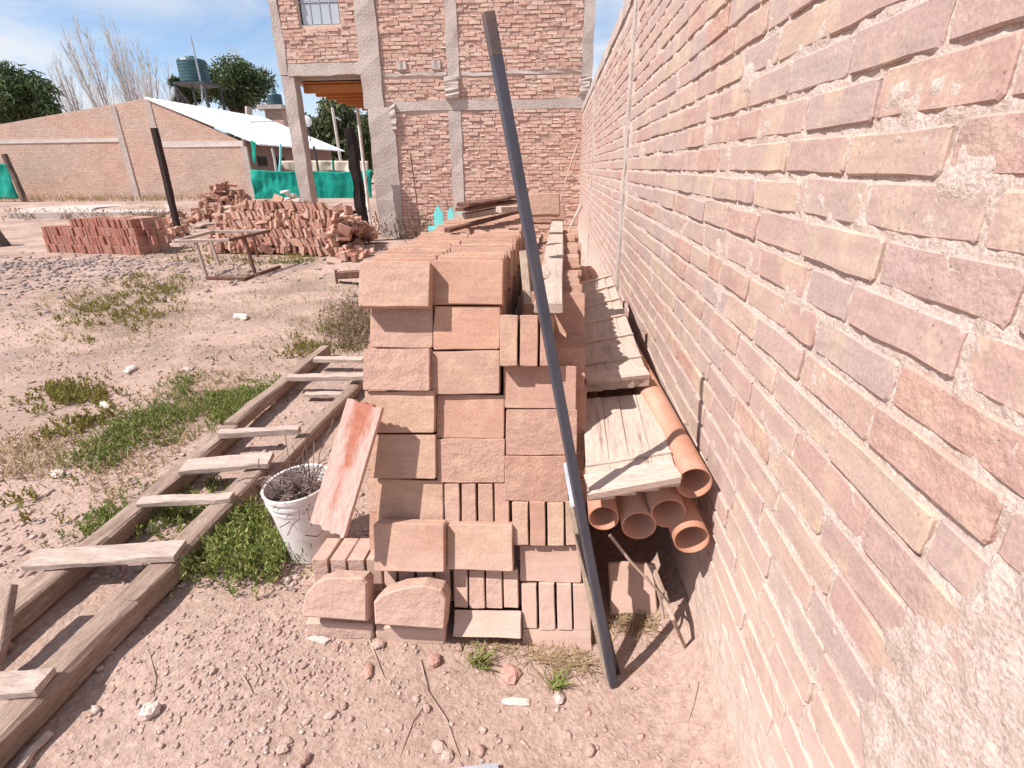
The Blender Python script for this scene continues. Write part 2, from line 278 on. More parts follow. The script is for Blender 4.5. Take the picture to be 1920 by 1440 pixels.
# ------------------------------------------------------------------ object helpers
def tag(o, label=None, cat=None, group=None, kind=None):
    if label: o['label'] = label
    if cat: o['category'] = cat
    if group: o['group'] = group
    if kind: o['kind'] = kind
    return o
def thing(name, loc, label, cat, group=None):
    o = bpy.data.objects.new(name, None); COL.objects.link(o); o.location = [float(a) for a in loc]; o.empty_display_size = 0.1
    return tag(o, label, cat, group)
def ploc(parent):
    z = Vector((0, 0, 0))
    while parent is not None: z = z + parent.location; parent = parent.parent
    return z
class MB:
    def __init__(s): s.v = []; s.f = []
    def add(s, vs, fs):
        k = len(s.v); s.v += [tuple(float(c) for c in p) for p in vs]; s.f += [tuple(i + k for i in q) for q in fs]; return s
    def box(s, a, b, jit=0.0):
        vs = [(x, y, z) for z in (a[2], b[2]) for y in (a[1], b[1]) for x in (a[0], b[0])]
        if jit: vs = [tuple(c + rnd.uniform(-jit, jit) for c in p) for p in vs]
        return s.add(vs, [(0, 2, 3, 1), (4, 5, 7, 6), (0, 1, 5, 4), (1, 3, 7, 5), (3, 2, 6, 7), (2, 0, 4, 6)])
    def obox(s, c, ax, ay, az, jit=0.0):
        c, ax, ay, az = (np.array(q, float) for q in (c, ax, ay, az))
        vs = [c + i * ax + j * ay + k * az for k in (-1, 1) for j in (-1, 1) for i in (-1, 1)]
        if jit: vs = [p + rng.uniform(-jit, jit, 3) for p in vs]
        fs = [(0, 2, 3, 1), (4, 5, 7, 6), (0, 1, 5, 4), (1, 3, 7, 5), (3, 2, 6, 7), (2, 0, 4, 6)]
        if np.dot(np.cross(ax, ay), az) < 0: fs = [q[::-1] for q in fs]
        return s.add(vs, fs)
    def beam(s, p, q, w, h, up=(0, 0, 1), seg=1, jit=0.0, taper=1.0):
        """squared timber from p to q, w across, h along up"""
        p = np.array(p, float); q = np.array(q, float); d = _n(q - p); up = np.array(up, float); sd = _n(np.cross(d, up)); u = np.cross(sd, d)
        ring = []; vs = []; fs = []
        for i in range(seg + 1):
            t = i / seg; c = p + (q - p) * t; k = 1 + (taper - 1) * t
            o = rng.uniform(-jit, jit, 3) if 0 < i < seg else np.zeros(3)
            e = min(w, h) * 0.12
            pts = [(-w / 2 + e, -h / 2), (w / 2 - e, -h / 2), (w / 2, -h / 2 + e), (w / 2, h / 2 - e), (w / 2 - e, h / 2), (-w / 2 + e, h / 2), (-w / 2, h / 2 - e), (-w / 2, -h / 2 + e)]
            for a, b in pts:
                vs.append(c + o + sd * (a * k + rng.uniform(-jit, jit)) + u * (b * k + rng.uniform(-jit, jit)))
        for i in range(seg):
            for j in range(8):
                a = i * 8 + j; b = i * 8 + (j + 1) % 8; fs.append((a, b, b + 8, a + 8))
        fs.append(tuple(range(8))[::-1]); fs.append(tuple(seg * 8 + j for j in range(8)))
        return s.add(vs, [f[::-1] for f in fs])
    def tube(s, pts, r, n=6, cap=True):
        pts = [np.array(p, float) for p in pts]; m = len(pts); rs = r if isinstance(r, (list, tuple)) else [r] * m
        vs = []; fs = []; d0 = _n(pts[1] - pts[0]); a = np.array((0, 0, 1.0)) if abs(d0[2]) < 0.9 else np.array((1.0, 0, 0)); u = _n(np.cross(d0, a))
        for i in range(m):
            d = _n(pts[min(i + 1, m - 1)] - pts[max(i - 1, 0)]); u = _n(u - u.dot(d) * d); w = np.cross(d, u)
            for j in range(n):
                t = 2 * math.pi * j / n; vs.append(pts[i] + (u * math.cos(t) + w * math.sin(t)) * rs[i])
        for i in range(m - 1):
            for j in range(n):
                a_ = i * n + j; b_ = i * n + (j + 1) % n; fs.append((a_, b_, b_ + n, a_ + n))
        if cap: fs.append(tuple(range(n))[::-1]); fs.append(tuple((m - 1) * n + j for j in range(n)))
        return s.add(vs, fs)
    def lathe(s, c, prof, n=32, axis=(0, 0, 1)):
        c = np.array(c, float); ax = _n(np.array(axis, float)); u = _n(np.cross(ax, (0.0, 1.0, 0.03))); w = np.cross(ax, u); vs = []; fs = []
        for r, z in prof:
            for j in range(n):
                t = 2 * math.pi * j / n; vs.append(c + ax * z + (u * math.cos(t) + w * math.sin(t)) * r)
        for i in range(len(prof) - 1):
            for j in range(n):
                a = i * n + j; b = i * n + (j + 1) % n; fs.append((a, b, b + n, a + n))
        return s.add(vs, fs)
    def mesh(s, name, mat, off=(0, 0, 0), smooth=False):
        me = bpy.data.meshes.new(name); o = off
        me.from_pydata([(v[0] - o[0], v[1] - o[1], v[2] - o[2]) for v in s.v], [], s.f); me.materials.append(mat); me.update()
        if smooth: me.polygons.foreach_set('use_smooth', [True] * len(me.polygons))
        return me
    def build(s, name, mat, parent=None, smooth=False, origin=None, **t):
        pl = ploc(parent)
        if origin is None and parent is None:
            a = np.array(s.v); origin = (a[:, 0].mean(), a[:, 1].mean(), a[:, 2].min())
        og = Vector([float(q) for q in origin]) if origin is not None else pl
        o = bpy.data.objects.new(name, s.mesh(name, mat, og, smooth)); COL.objects.link(o); o.location = og - pl
        if parent is not None: o.parent = parent
        if t: tag(o, **t)
        return o
def npmesh(name, V, Fq, mat, parent=None, smooth=False, **t):
    me = bpy.data.meshes.new(name); V = np.asarray(V, np.float32); Fq = np.asarray(Fq, np.int32); k = Fq.shape[1]
    me.vertices.add(len(V)); me.vertices.foreach_set('co', V.ravel()); me.loops.add(Fq.size); me.loops.foreach_set('vertex_index', Fq.ravel())
    me.polygons.add(len(Fq)); me.polygons.foreach_set('loop_start', np.arange(0, Fq.size, k, dtype=np.int32)); me.polygons.foreach_set('loop_total', np.full(len(Fq), k, np.int32))
    if smooth: me.polygons.foreach_set('use_smooth', np.ones(len(Fq), bool))
    me.update(); me.validate(); me.materials.append(mat)
    o = bpy.data.objects.new(name, me); COL.objects.link(o)
    if parent is not None: o.parent = parent; o.location = -ploc(parent)
    if t: tag(o, **t)
    return o
def brick_mesh(L, Hh, T, seed, mat, fine=False, jit=0.0035, bev=0.006, chip=0.0, cf=0.045):
    """an uneven handmade brick: front face at z=0, body behind it"""
    r = random.Random(seed); x, y = L / 2, Hh / 2; c = min(L, Hh) * (cf if fine else 0.06)
    if fine:
        o = [(-x + c, -y), (-x * .33, -y), (x * .35, -y), (x - c, -y), (x - c * .3, -y + c * .3), (x, -y + c), (x, 0), (x, y - c), (x - c * .3, y - c * .3), (x - c, y), (x * .35, y), (-x * .33, y), (-x + c, y), (-x + c * .3, y - c * .3), (-x, y - c), (-x, 0), (-x, -y + c), (-x + c * .3, -y + c * .3)]
    else:
        o = [(-x + c, -y), (0, -y), (x - c, -y), (x, -y + c), (x, y - c), (x - c, y), (0, y), (-x + c, y), (-x, y - c), (-x, -y + c)]
    n = len(o); o = [(a + r.uniform(-jit, jit), b + r.uniform(-jit, jit)) for a, b in o]
    if fine and chip:
        for q in r.sample((0, 3, 9, 12), r.choice((0, 1, 1, 2))):
            for i in range(q - 1, q + 3):
                k_ = r.uniform(.0, chip); o[i % n] = (o[i % n][0] * (1 - k_ / x), o[i % n][1] * (1 - k_ / y))
    ins = [(a * (1 - bev / x * r.uniform(.7, 1.4)), b * (1 - bev / y * r.uniform(.7, 1.4))) for a, b in o]
    vs = [(a, b, 0.0) for a, b in ins] + [(a, b, -bev * r.uniform(.8, 1.3)) for a, b in o] + [(a, b, -T + bev) for a, b in o] + [(a * (1 - bev / x), b * (1 - bev / y), -T) for a, b in ins]
    fs = [tuple(range(n)), tuple(3 * n + j for j in range(n))[::-1]]
    for k in range(3):
        for j in range(n): a = k * n + j; b = k * n + (j + 1) % n; fs.append((b, a, a + n, b + n))
    me = bpy.data.meshes.new('brick'); me.from_pydata(vs, [], fs); me.materials.append(mat); me.update(); return me
def place(name, me, c, ax, ay, parent=None, scale=(1, 1, 1), **t):
    """mesh with its own x along ax, y along ay"""
    ax = Vector(ax).normalized(); ay = Vector(ay).normalized(); az = ax.cross(ay)
    o = bpy.data.objects.new(name, me); COL.objects.link(o); p = Vector([float(q) for q in c]) - (ploc(parent) if parent else Vector())
    o.matrix_basis = Matrix(((ax.x * scale[0], ay.x * scale[1], az.x * scale[2], p.x), (ax.y * scale[0], ay.y * scale[1], az.y * scale[2], p.y), (ax.z * scale[0], ay.z * scale[1], az.z * scale[2], p.z), (0, 0, 0, 1)))
    if parent is not None: o.parent = parent
    if t: tag(o, **t)
    return o
# ================================================================== GROUND
def axis(parts):
    a = [parts[0][0]]
    for lo, hi, st in parts:
        n = max(1, int(round((hi - lo) / st))); a += list(lo + (hi - lo) * (np.arange(n) + 1) / n)
    return np.array(a)
gx = axis([(-500, -60, 40), (-60, -24, 2.0), (-24, -10, 0.45), (-10, -4, 0.14), (-4, -2.2, 0.04), (-2.2, 0.66, 0.016), (0.66, 3, 0.4), (3, 60, 12)])
gy = axis([(-30, -2, 7), (-2, 0.4, 0.3), (0.4, 2.2, 0.016), (2.2, 4.2, 0.03), (4.2, 9, 0.09), (9, 16, 0.25), (16, 45, 1.2), (45, 900, 60)])
X, Y = np.meshgrid(gx, gy); Z = ground(X, Y)
ny, nx = X.shape; idx = np.arange(nx * ny).reshape(ny, nx)
npmesh('ground', np.stack([X, Y, Z], -1).reshape(-1, 3), np.stack([idx[:-1, :-1], idx[:-1, 1:], idx[1:, 1:], idx[1:, :-1]], -1).reshape(-1, 4), M_SOIL, smooth=True, kind='structure')
# ================================================================== LONG BRICK WALL
WTOP = 2.95; PITCH = 0.0867; Z0 = 1.027 - 11 * PITCH - PITCH      # bed levels read off the photograph's courses
wall = thing('brick_wall', (WX + 0.1, 7.0, 0), 'long boundary wall of rough pinkish bricks in crumbly mortar along the right side', 'wall')
wy = [0.2]
while wy[-1] < 14.0: wy.append(wy[-1] + 0.008 + 0.011 * max(0, wy[-1] - 0.7))
wy = np.array(wy); wz = np.linspace(-0.05, WTOP - 0.12, 270)
Yw, Zw = np.meshgrid(wy, wz)
def smear(y, z): return np.clip(fbm(y * 5 + 3, z * 8, 3, 31) * 1.8 - 0.5, 0, 1)
def mort(y, z):
    d = -0.0066 + 0.0055 * fbm(y * 22, z * 22, 2, 21) + 0.0045 * fbm(y * 60, z * 60, 2, 25) * np.exp(-np.maximum(y - 1, 0) / 2)
    d = d + 0.008 * smear(y, z)
    corner = sst(0.0, 0.10, 0.05 + 0.06 * fbm(y * 9, z * 9, 2, 51) + (0.66 - y) - np.maximum(z - 1.0, 0) * 0.6 - np.maximum(0.80 - z, 0) * 0.3)                # mortar slapped right over the bricks
    low = sst(0.42, 0.16, z - 0.12 * fbm(y * 1.5, z * 2, 2, 44))     # splashed earth at the foot
    return d + 0.012 * corner + 0.0095 * low
D = mort(Yw, Zw)
idx = np.arange(Yw.size).reshape(Yw.shape)
npmesh('mortar', np.stack([WX - D, Yw, Zw], -1).reshape(-1, 3), np.stack([idx[:-1, :-1], idx[1:, :-1], idx[1:, 1:], idx[:-1, 1:]], -1).reshape(-1, 4), M_MORT, wall, smooth=True)
MB().box((WX + 0.03, 0.2, -0.1), (WX + 0.16, 14.0, WTOP - 0.11)).build('wall_core', M_MORT, wall)
b = MB()
for i in range(35): b.box((WX - 0.012 + rnd.uniform(-.004, .004), 0.2 + i * 0.395, WTOP - 0.12 + rnd.uniform(-.004, .004)), (WX + 0.17, 0.2 + i * 0.395 + 0.394, WTOP + rnd.uniform(-.012, .012)), 0.006)
b.build('coping', M_CONC, wall)
for yc in (4.62, 9.0):                                              # concrete ties in the wall
    b = MB(); n = 26; q = []
    for k in range(n + 1):
        z = WTOP * k / n - 0.02
        q.append([(WX - 0.010 + rnd.uniform(-.003, .003), yc - 0.075 + rnd.uniform(-.014, .014), z), (WX - 0.010 + rnd.uniform(-.003, .003), yc + 0.075 + rnd.uniform(-.014, .014), z)])
    vs = [p for w in q for p in w]; vs2 = [(p[0] + 0.04, p[1], p[2]) for p in vs]
    b.add(vs, [(2 * k, 2 * k + 2, 2 * k + 3, 2 * k + 1) for k in range(n)])
    b.add(vs + vs2, [(2 * k, 2 * (n + 1) + 2 * k, 2 * (n + 1) + 2 * k + 2, 2 * k + 2) for k in range(n)])
    b.add(vs + vs2, [(2 * k + 1, 2 * k + 3, 2 * (n + 1) + 2 * k + 3, 2 * (n + 1) + 2 * k + 1) for k in range(n)])
    b.build('concrete_column', M_CONC, wall)
WV = [brick_mesh(0.27, 0.064, 0.035, 100 + i, MB_WALL, fine=True, jit=0.0020, bev=0.003, cf=0.10) for i in range(16)]
slots = []
for c in range(34):
    zb = Z0 + c * PITCH
    if zb + 0.07 > WTOP - 0.12 or zb < 0.03: continue
    y = 0.15 - rnd.uniform(0, 0.25)
    while y < 13.9:
        Lb = rnd.choice([0.27, 0.28, 0.265, 0.275, 0.26, 0.16, 0.13]) if rnd.random() < 0.35 else rnd.uniform(0.26, 0.285)
        g = rnd.uniform(0.006, 0.018)
        if not any(abs(y + Lb / 2 - k) < 0.075 + Lb / 2 - 0.02 for k in (4.62, 9.0)): slots.append((y, zb, Lb))
        y += Lb + g
slots.sort(key=lambda s: (s[0] + s[2] / 2) ** 2 + (s[1] + .03 - 1.6) ** 2 * 0.6 if s[0] + s[2] > 0.35 else 99)
far = MB()
for k, (y, zb, Lb) in enumerate(slots):
    hb = 0.0735 + rnd.uniform(-.005, .005); pr = rnd.uniform(-0.004, 0.002)
    if k < 300:
        place('brick', WV[k % 16], (WX - pr, y + Lb / 2, zb + hb / 2 + rnd.uniform(-.002, .002)), (0, -1, rnd.uniform(-.012, .012)), (rnd.uniform(-.012, .012), 0, 1), wall, (Lb / 0.27 * rnd.choice((1, 1)), hb / 0.064, 1))
    else:
        x0 = WX - pr; e = 0.004; y0, y1 = y, y + Lb; z0, z1 = zb + rnd.uniform(-.003, .003), zb + hb
        o = [(y0 + .006, z0), (y1 - .006, z0), (y1, z0 + .01), (y1, z1 - .01), (y1 - .006, z1), (y0 + .006, z1), (y0, z1 - .01), (y0, z0 + .01)]
        o = [(a + rnd.uniform(-.003, .003), c + rnd.uniform(-.003, .003)) for a, c in o]; ym, zm = (y0 + y1) / 2, (z0 + z1) / 2
        vs = [(x0, ym + (a - ym) * .95, zm + (c - zm) * .84) for a, c in o] + [(x0 + e, a, c) for a, c in o] + [(x0 + .03, a, c) for a, c in o]
        far.add(vs, [tuple(range(8))[::-1]] + [(i, (i + 1) % 8, 8 + (i + 1) % 8, 8 + i) for i in range(8)] + [(8 + i, 8 + (i + 1) % 8, 16 + (i + 1) % 8, 16 + i) for i in range(8)])
far.build('brickwork', MB_WALLI, wall, kind='stuff')
# ================================================================== TALL LEANING BRICK STACK
BET = math.radians(22); sB, cB = math.sin(BET), math.cos(BET)
UP = np.array((0, sB, cB)); NRM = np.array((0, -cB, sB)); P0 = PD(815, 900, 1.97)
def FP(x, y, off=0.0):
    d = ray(x, y); t = (np.dot(P0 + NRM * off - C0, NRM)) / np.dot(d, NRM); return C0 + d * t
SV = [brick_mesh(0.265, 0.17, 0.062, 300 + i, MB_ST, fine=True, jit=0.0018, bev=0.0022, chip=0.005, cf=0.03) for i in range(14)]
HV = [brick_mesh(0.062, 0.17, 0.265, 330 + i, MB_ST, fine=True, jit=0.0012, bev=0.0022, cf=0.05) for i in range(8)]
GRP = 'bricks stacked in the tall leaning pile'
def face(x0, y0, x1, y1, label, off=0.0, header=False, tilt=0.0, yaw=0.0, k=[0]):
    k[0] += 1
    a, b_, c, d = FP(x0, y0, off), FP(x1, y0, off), FP(x0, y1, off), FP(x1, y1, off); ctr = (a + b_ + c + d) / 4
    w = (np.linalg.norm(b_ - a) + np.linalg.norm(d - c)) / 2 - 0.003; h = (np.linalg.norm(c - a) + np.linalg.norm(d - b_)) / 2 - 0.002
    ax = _n((b_ - a) + (d - c)); ax = _n(ax * np.array((1, 0, 1))); ax = _n(np.array((math.cos(yaw) * ax[0], math.sin(yaw), ax[2])))
    up = np.array((0, math.sin(BET + tilt), math.cos(BET + tilt))); up = _n(up - up.dot(ax) * ax)
    me, (lw, lh) = (HV[k[0] % 8], (0.062, 0.17)) if header else (SV[k[0] % 14], (0.265, 0.17))
    return place('brick', me, ctr, ax, up, None, (w / lw, h / lh, 1), label=label, cat='brick', group=GRP)
RAD = math.radians
A = [((672, 490, 806, 576), .075, 'terracotta brick jutting out at the top left corner of the tall stack'),
     ((695, 578, 812, 653), -.004, 'smooth terracotta brick with one small pit, second from the top in the left column'),
     ((680, 653, 806, 733), .05, 'rough crusty yellowish brick, third from the top in the left column of the stack'),
     ((683, 733, 815, 812), .032, 'terracotta brick with the tip of the red board shadow, fourth from the top at left'),
     ((695, 814, 817, 898), .022, 'terracotta brick mostly in the shadow of the red board, fifth from the top at left'),
     ((706, 898, 831, 979), -.004, 'brownish brick half shaded by the red board, sixth from the top at left'),
     ((700, 981, 833, 1072), .075, 'brick with flowing ridges on its face jutting out low in the left column'),
     ((810, 488, 944, 572), .012, 'terracotta brick with a pale bloom at the top of the middle column'),
     ((812, 573, 938, 656), .0, 'pitted orange brick, second from the top in the middle column'),
     ((808, 657, 938, 740), .022, 'smooth pinkish brick, third from the top in the middle column'),
     ((818, 740, 946, 822), .0, 'terracotta brick, fourth from the top in the middle column'),
     ((818, 822, 947, 906), .004, 'brick with a greyish dented face, fifth from the top in the middle column'),
     ((836, 983, 962, 1070), .04, 'pale pink brick above the four lowest upright bricks of the middle column'),
     ((943, 685, 1082, 768), .0, 'broad brick under the three thick upright bricks of the right column'),
     ((948, 768, 1083, 855), .003, 'pitted rough brick halfway up the right column beside the steel pole'),
     ((945, 855, 1067, 942), .010, 'smooth pink brick just above the upper row of uprights in the right column'),
     ((974, 1022, 1090, 1092), -.006, 'smooth plain brick between the two rows of uprights in the right column')]
for q, off, lab in A: face(*q, lab, off, tilt=rnd.uniform(-.02, .02), yaw=rnd.uniform(-.012, .012))
UPR = [([(833, 862), (865, 893), (896, 925), (927, 955)], 906, 983, .0, 'upright brick end in the sixth row of the middle column', ['leftmost', 'orange second', 'third', 'rightmost']),
       ([(720, 744), (747, 777), (781, 811), (815, 843)], 1062, 1130, .0, 'upright brick end under the ridged brick of the left column', ['leftmost', 'second', 'third', 'rightmost']),
       ([(850, 877), (879, 909), (911, 942), (944, 972)], 1068, 1142, .0, 'upright brick end low in the middle column above the tilted bottom brick', ['leftmost', 'second', 'third', 'rightmost']),
       ([(960, 991), (993, 1023), (1026, 1058), (1060, 1084)], 941, 1022, .020, 'upright brick end in the upper upright row of the right column', ['leftmost', 'second', 'third', 'rightmost']),
       ([(978, 1007), (1010, 1041), (1044, 1073), (1075, 1108)], 1094, 1181, .004, 'upright brick end in the lowest upright row of the right column', ['leftmost', 'second', 'third', 'rightmost'])]
for xs, y0, y1, off, lab, who in UPR:
    for (x0, x1), w in zip(xs, who): face(x0, y0 + rnd.uniform(-2, 2), x1, y1 + rnd.uniform(-3, 3), w + ' ' + lab, off + rnd.uniform(-.004, .004), True, rnd.uniform(-.03, .03))
for (x0, x1), w, o in zip([(936, 971), (974, 1009), (1012, 1038)], ['leftmost reddish', 'middle greyish', 'rightmost'], (.07, .06, .055)): face(x0, 590, x1, 687, w + ' of the three thick upright bricks at the top of the right column', o, True)
face(978, 1179, 1110, 1222, 'flat bottom brick of the right column lying on the dirt', .0)
face(850, 1146, 978, 1194, 'tilted bottom brick of the middle column resting on the dirt', .03, tilt=RAD(22))
# rows behind the faces: one sheared block of standing bricks
P1 = 0.067; NJ = 46
rowz = lambda r: FP(815, (490, 575, 656, 738, 818, 902, 982, 1066, 1142)[r])[2]
core = MB(); xA, xB, xC = (-0.735, -0.475), (-0.465, -0.205), (-0.195, 0.085)
def slice_box(bm, x0, x1, zt, y0, hh, t=0.060, jx=0.0, jz=0.0):
    vs = []
    for yy in (0, t / cB):
        for zz in (0, 1):
            for xx in (x0, x1):
                vs.append((xx + jx, y0 + yy - (hh * sB if zz == 0 else 0), zt + jz - (hh * cB if zz == 0 else 0)))
    bm.add(vs, [(0, 1, 3, 2), (5, 4, 6, 7), (1, 5, 7, 3), (4, 0, 2, 6), (2, 3, 7, 6), (4, 5, 1, 0)])
for r in range(8):
    zt = rowz(r); yf = FP(815, (490, 575, 656, 738, 818, 902, 982, 1066)[r])[1]
    for ci, (x0, x1) in enumerate((xA, xB, xC)):
        for j in range(1, NJ):
            if (r == 0) or (r == 1 and ci == 2): continue
            if ci == 2 and r == 1: continue
            slice_box(core, x0 + 0.02 * (r / 8), x1 + (0.03 + 0.03 * (r / 8)) * (ci == 2) , zt - 0.006, yf + j * P1, 0.158 / cB - .003, jx=rnd.uniform(-.006, .006))
tag(core.build('brick_stack_core', MB_STUFF), 'inner rows of standing terracotta bricks behind the front of the tall stack', 'bricks', GRP, 'stuff')
zt0, y00 = rowz(0), FP(815, 490)[1]
for ci, (x0, x1, lab) in enumerate(((xA[0], xA[1], 'thin terracotta brick standing on edge in the left run along the stack top'), (xB[0], xB[1], 'thin terracotta brick standing on edge in the right run along the stack top'))):
    for j in range(1, NJ):
        hh = 0.17 + rnd.uniform(-.006, .004); tl = BET + rnd.uniform(-.05, .05); up = (rnd.uniform(-.015, .015), math.sin(tl), math.cos(tl)); yw = rnd.uniform(-.03, .03)
        xm = (x0 + x1) / 2 + rnd.uniform(-.012, .012) - 0.018 * (ci == 0) * (vn(j * .4, 3) > 0)
        c = np.array((xm, y00 + j * P1, zt0 + rnd.uniform(-.006, .004))) - np.array(up) * hh / 2
        place('brick', SV[(j * 3 + ci) % 14], c, (1, yw, rnd.uniform(-.02, .02)), up, None, (0.995 + rnd.uniform(-.03, .02), hh / 0.17, 0.97), label=lab, cat='brick', group=GRP)
ztc, yc0 = rowz(1) + 0.0, FP(1000, 585)[1]
for j in range(4, NJ - 6):
    w = rnd.uniform(.94, 1.04); tl = BET + rnd.uniform(-.06, .06); up = (rnd.uniform(-.02, .02), math.sin(tl), math.cos(tl))
    xm = (xC[0] + xC[1]) / 2 + 0.035 + 0.0014 * j + rnd.uniform(-.012, .012) + 0.012 * math.sin(j * .55)
    c = np.array((xm, yc0 + j * P1, ztc + 0.014 * math.sin(j * .8) + rnd.uniform(-.006, .006))) - np.array(up) * 0.085
    place('brick', SV[j % 14], c, (1, rnd.uniform(-.03, .03), rnd.uniform(-.02, .02)), up, None, (w, 1, .97), label='terracotta brick on edge beside the pale plank on the lower right run of the stack', cat='brick', group=GRP)
# a few darker loose ones at the foot
NV = [brick_mesh(0.265, 0.17, 0.07, 360 + i, MB_ST, fine=True, jit=0.004, bev=0.007) for i in range(3)]
def cut_brick(pts, T, c, ax, ay, label, bev=0.007):
    n = len(pts); cx_ = sum(p[0] for p in pts) / n; cy_ = sum(p[1] for p in pts) / n
    ins = [(cx_ + (a - cx_) * .95, cy_ + (b_ - cy_) * .93) for a, b_ in pts]
    vs = [(a, b_, 0) for a, b_ in ins] + [(a, b_, -bev) for a, b_ in pts] + [(a + .002, b_ - .003, -T) for a, b_ in pts]
    fs = [tuple(range(n)), tuple(2 * n + j for j in range(n))[::-1]] + [(k * n + (j + 1) % n, k * n + j, k * n + j + n, k * n + (j + 1) % n + n) for k in range(2) for j in range(n)]
    me = bpy.data.meshes.new('brick'); me.from_pydata(vs, [], fs); me.materials.append(MB_ST); me.update()
    return place('brick', me, c, ax, ay, None, label=label, cat='brick', group='loose bricks at the foot of the tall stack')
c = PD(630, 1163, 1.93)
cut_brick([(-.125, 0), (.118, -.012), (.118, .135), (.105, .152), (-.02, .152), (-.075, .13), (-.112, .085), (-.124, .03)], 0.075, PD(629, 1159, 1.90), (1, .05, 0), (0, .34, .94), 'broken brick with a worn sloping left shoulder at the foot of the stack')
cut_brick([(-.128, 0), (.128, -.008), (.134, .10), (.115, .142), (.05, .158), (-.03, .142), (-.10, .115), (-.133, .085)], 0.085, PD(768, 1175, 1.87), (1, .03, -.03), (0, .30, .95), 'broken brick with a rounded rough top at the foot of the stack')
for (x0, y0, x1, y1), d, lab in (((572, 1160, 700, 1200), 1.97, 'flat brick on the dirt under the worn shouldered broken brick'), ((704, 1168, 835, 1207), 1.95, 'flat brick on the dirt under the round topped broken brick')):
    a, b_ = PD(x0, y1, d), PD(x1, y1, d); m = (a + b_) / 2; z = G(m[0], m[1])
    bm = brick_mesh(0.262, 0.075, 0.17, 370 + x0, MB_ST, fine=True, jit=.004, bev=.006)
    place('brick', bm, (m[0], m[1] + .01, z + 0.033), (1, 0.02, 0), (0, .1, 1), None, (np.linalg.norm(b_ - a) / .262, 1, 1), label=lab, cat='brick', group='loose bricks at the foot of the tall stack')
for i, (x0, x1) in enumerate(((588, 618), (622, 652), (654, 686), (689, 717))):
    a, b_ = PD(x0, 1083, 2.02), PD(x1, 1083, 2.02); m = (a + b_) / 2
    place('brick', HV[i], (m[0], m[1], m[2] + 0.01), (1, 0, 0), (rnd.uniform(-.03, .03), .10, 1), None, (np.linalg.norm(b_ - a) / .064, .85, .55), label=('leftmost', 'second', 'third', 'rightmost')[i] + ' of the short upright bricks behind the worn shouldered broken brick', cat='brick', group='loose bricks at the foot of the tall stack')
    place('brick', HV[i], (m[0], m[1] + .02, m[2] - 0.135), (1, 0, 0), (0, .10, 1), None, (np.linalg.norm(b_ - a) / .064, .85, .55), label='upright brick hidden low behind the worn shouldered broken brick', cat='brick', group='loose bricks at the foot of the tall stack')
# ================================================================== STEEL POLE, TIMBER STRIP AND ODDMENTS BESIDE IT
base = PG(1150, 1285); top = PD(915, 25, 1.20); bs2 = base + (base - top) * 0.03
d = _n(top - base); sd = _n(np.cross(d, (0.25, -1.0, 0)))
t = thing('steel_pole', base, 'long dark square steel tube standing in the dirt and leaning left across the brick stack', 'pole')
MB().beam(bs2, top - d * 0.09, 0.028, 0.027, up=(0.35, -1, 0)).build('tube', M_STEEL, t)
MB().beam(top - d * 0.09, top, 0.0285, 0.0275, up=(0.35, -1, 0)).build('rusty_tip', m_noise('rust_stained_steel', [(0.3, (0.08, 0.065, 0.07)), (0.6, (0.12, 0.085, 0.08)), (0.8, (0.17, 0.10, 0.08))], 14, .2, 60, .6, .3), t)
a = PG(1141, 1278); b_ = PD(1070, 950, 1.82)
tag(MB().beam(a - (b_ - a) * .02, b_, 0.022, 0.03, up=(0, -1, .3), seg=5, jit=.0008).build('timber_strip', M_WOODZ), 'thin grey timber strip leaning on the right brick column left of the steel pole', 'wood strip')
a = PD(1094, 1025, 1.84); b_ = PD(1068, 868, 1.82)
tag(MB().beam(a, b_, 0.045, 0.02, up=(0, -1, .4), seg=3, jit=.001).build('bluish_lath', m_noise('bluish_paint', [(0.3, (0.36, 0.42, 0.50)), (0.7, (0.52, 0.56, 0.60))], 9, .2, 40)), 'short pale bluish lath between the steel pole and the right brick column', 'wood strip')
a = PG(1152, 1262); b_ = PD(1088, 1000, 1.80)
tag(MB().beam(a, b_, 0.035, 0.03, up=(0.3, -1, .3), seg=3, jit=.001).build('dark_stake', M_DARKW), 'dark short stake right behind the foot of the steel pole', 'stake')
# plank and board lying on the low right run
a = PZ(1028, 578, rowz(1) + .03); b_ = PZ(1046, 412, rowz(1) + .035)
tag(MB().beam(a, b_, 0.10, 0.035, seg=6, jit=.0015).build('pale_plank', M_PLANK), 'long pale weathered plank lying on the low right run of bricks', 'plank')
a = PD(990, 572, 2.05); b_ = PD(981, 472, 2.12)
tag(MB().beam(a, b_, 0.032, 0.02, up=(0, -1, 0), seg=2).build('upright_lath', M_WOODZ), 'short grey lath standing in the gap right of the top bricks', 'wood strip')
# ================================================================== PIPES AND BATTENED PANELS
GP = 'orange pipes between the stack and the wall'
def pipe(c, far, r, label, n=36):
    c = np.array(c); far = np.array(far); d = _n(far - c); Lp = np.linalg.norm(far - c); wt = 0.004; b = MB()
    b.lathe(c, [(r - wt, Lp), (r - wt, 0.0), (r, 0.0), (r, Lp)], n, d)
    return tag(b.build('plastic_pipe', M_PIPE, smooth=True), label, 'pipe', GP)
ends = [((1302, 906), 1.66, (1104, 494), .057, 'uppermost orange pipe end against the wall, right beside the near panel'),
        ((1253, 963), 1.70, (1092, 494), .058, 'orange pipe end in the middle, just under the right half of the near panel'),
        ((1198, 986), 1.72, (1086, 505), .057, 'shaded orange pipe end between the leftmost and the middle pipes'),
        ((1132, 972), 1.72, (1076, 505), .050, 'leftmost orange pipe end, beside the steel pole'),
        ((1297, 1012), 1.70, (1103, 512), .058, 'lowest orange pipe end on the right, against the foot of the wall')]
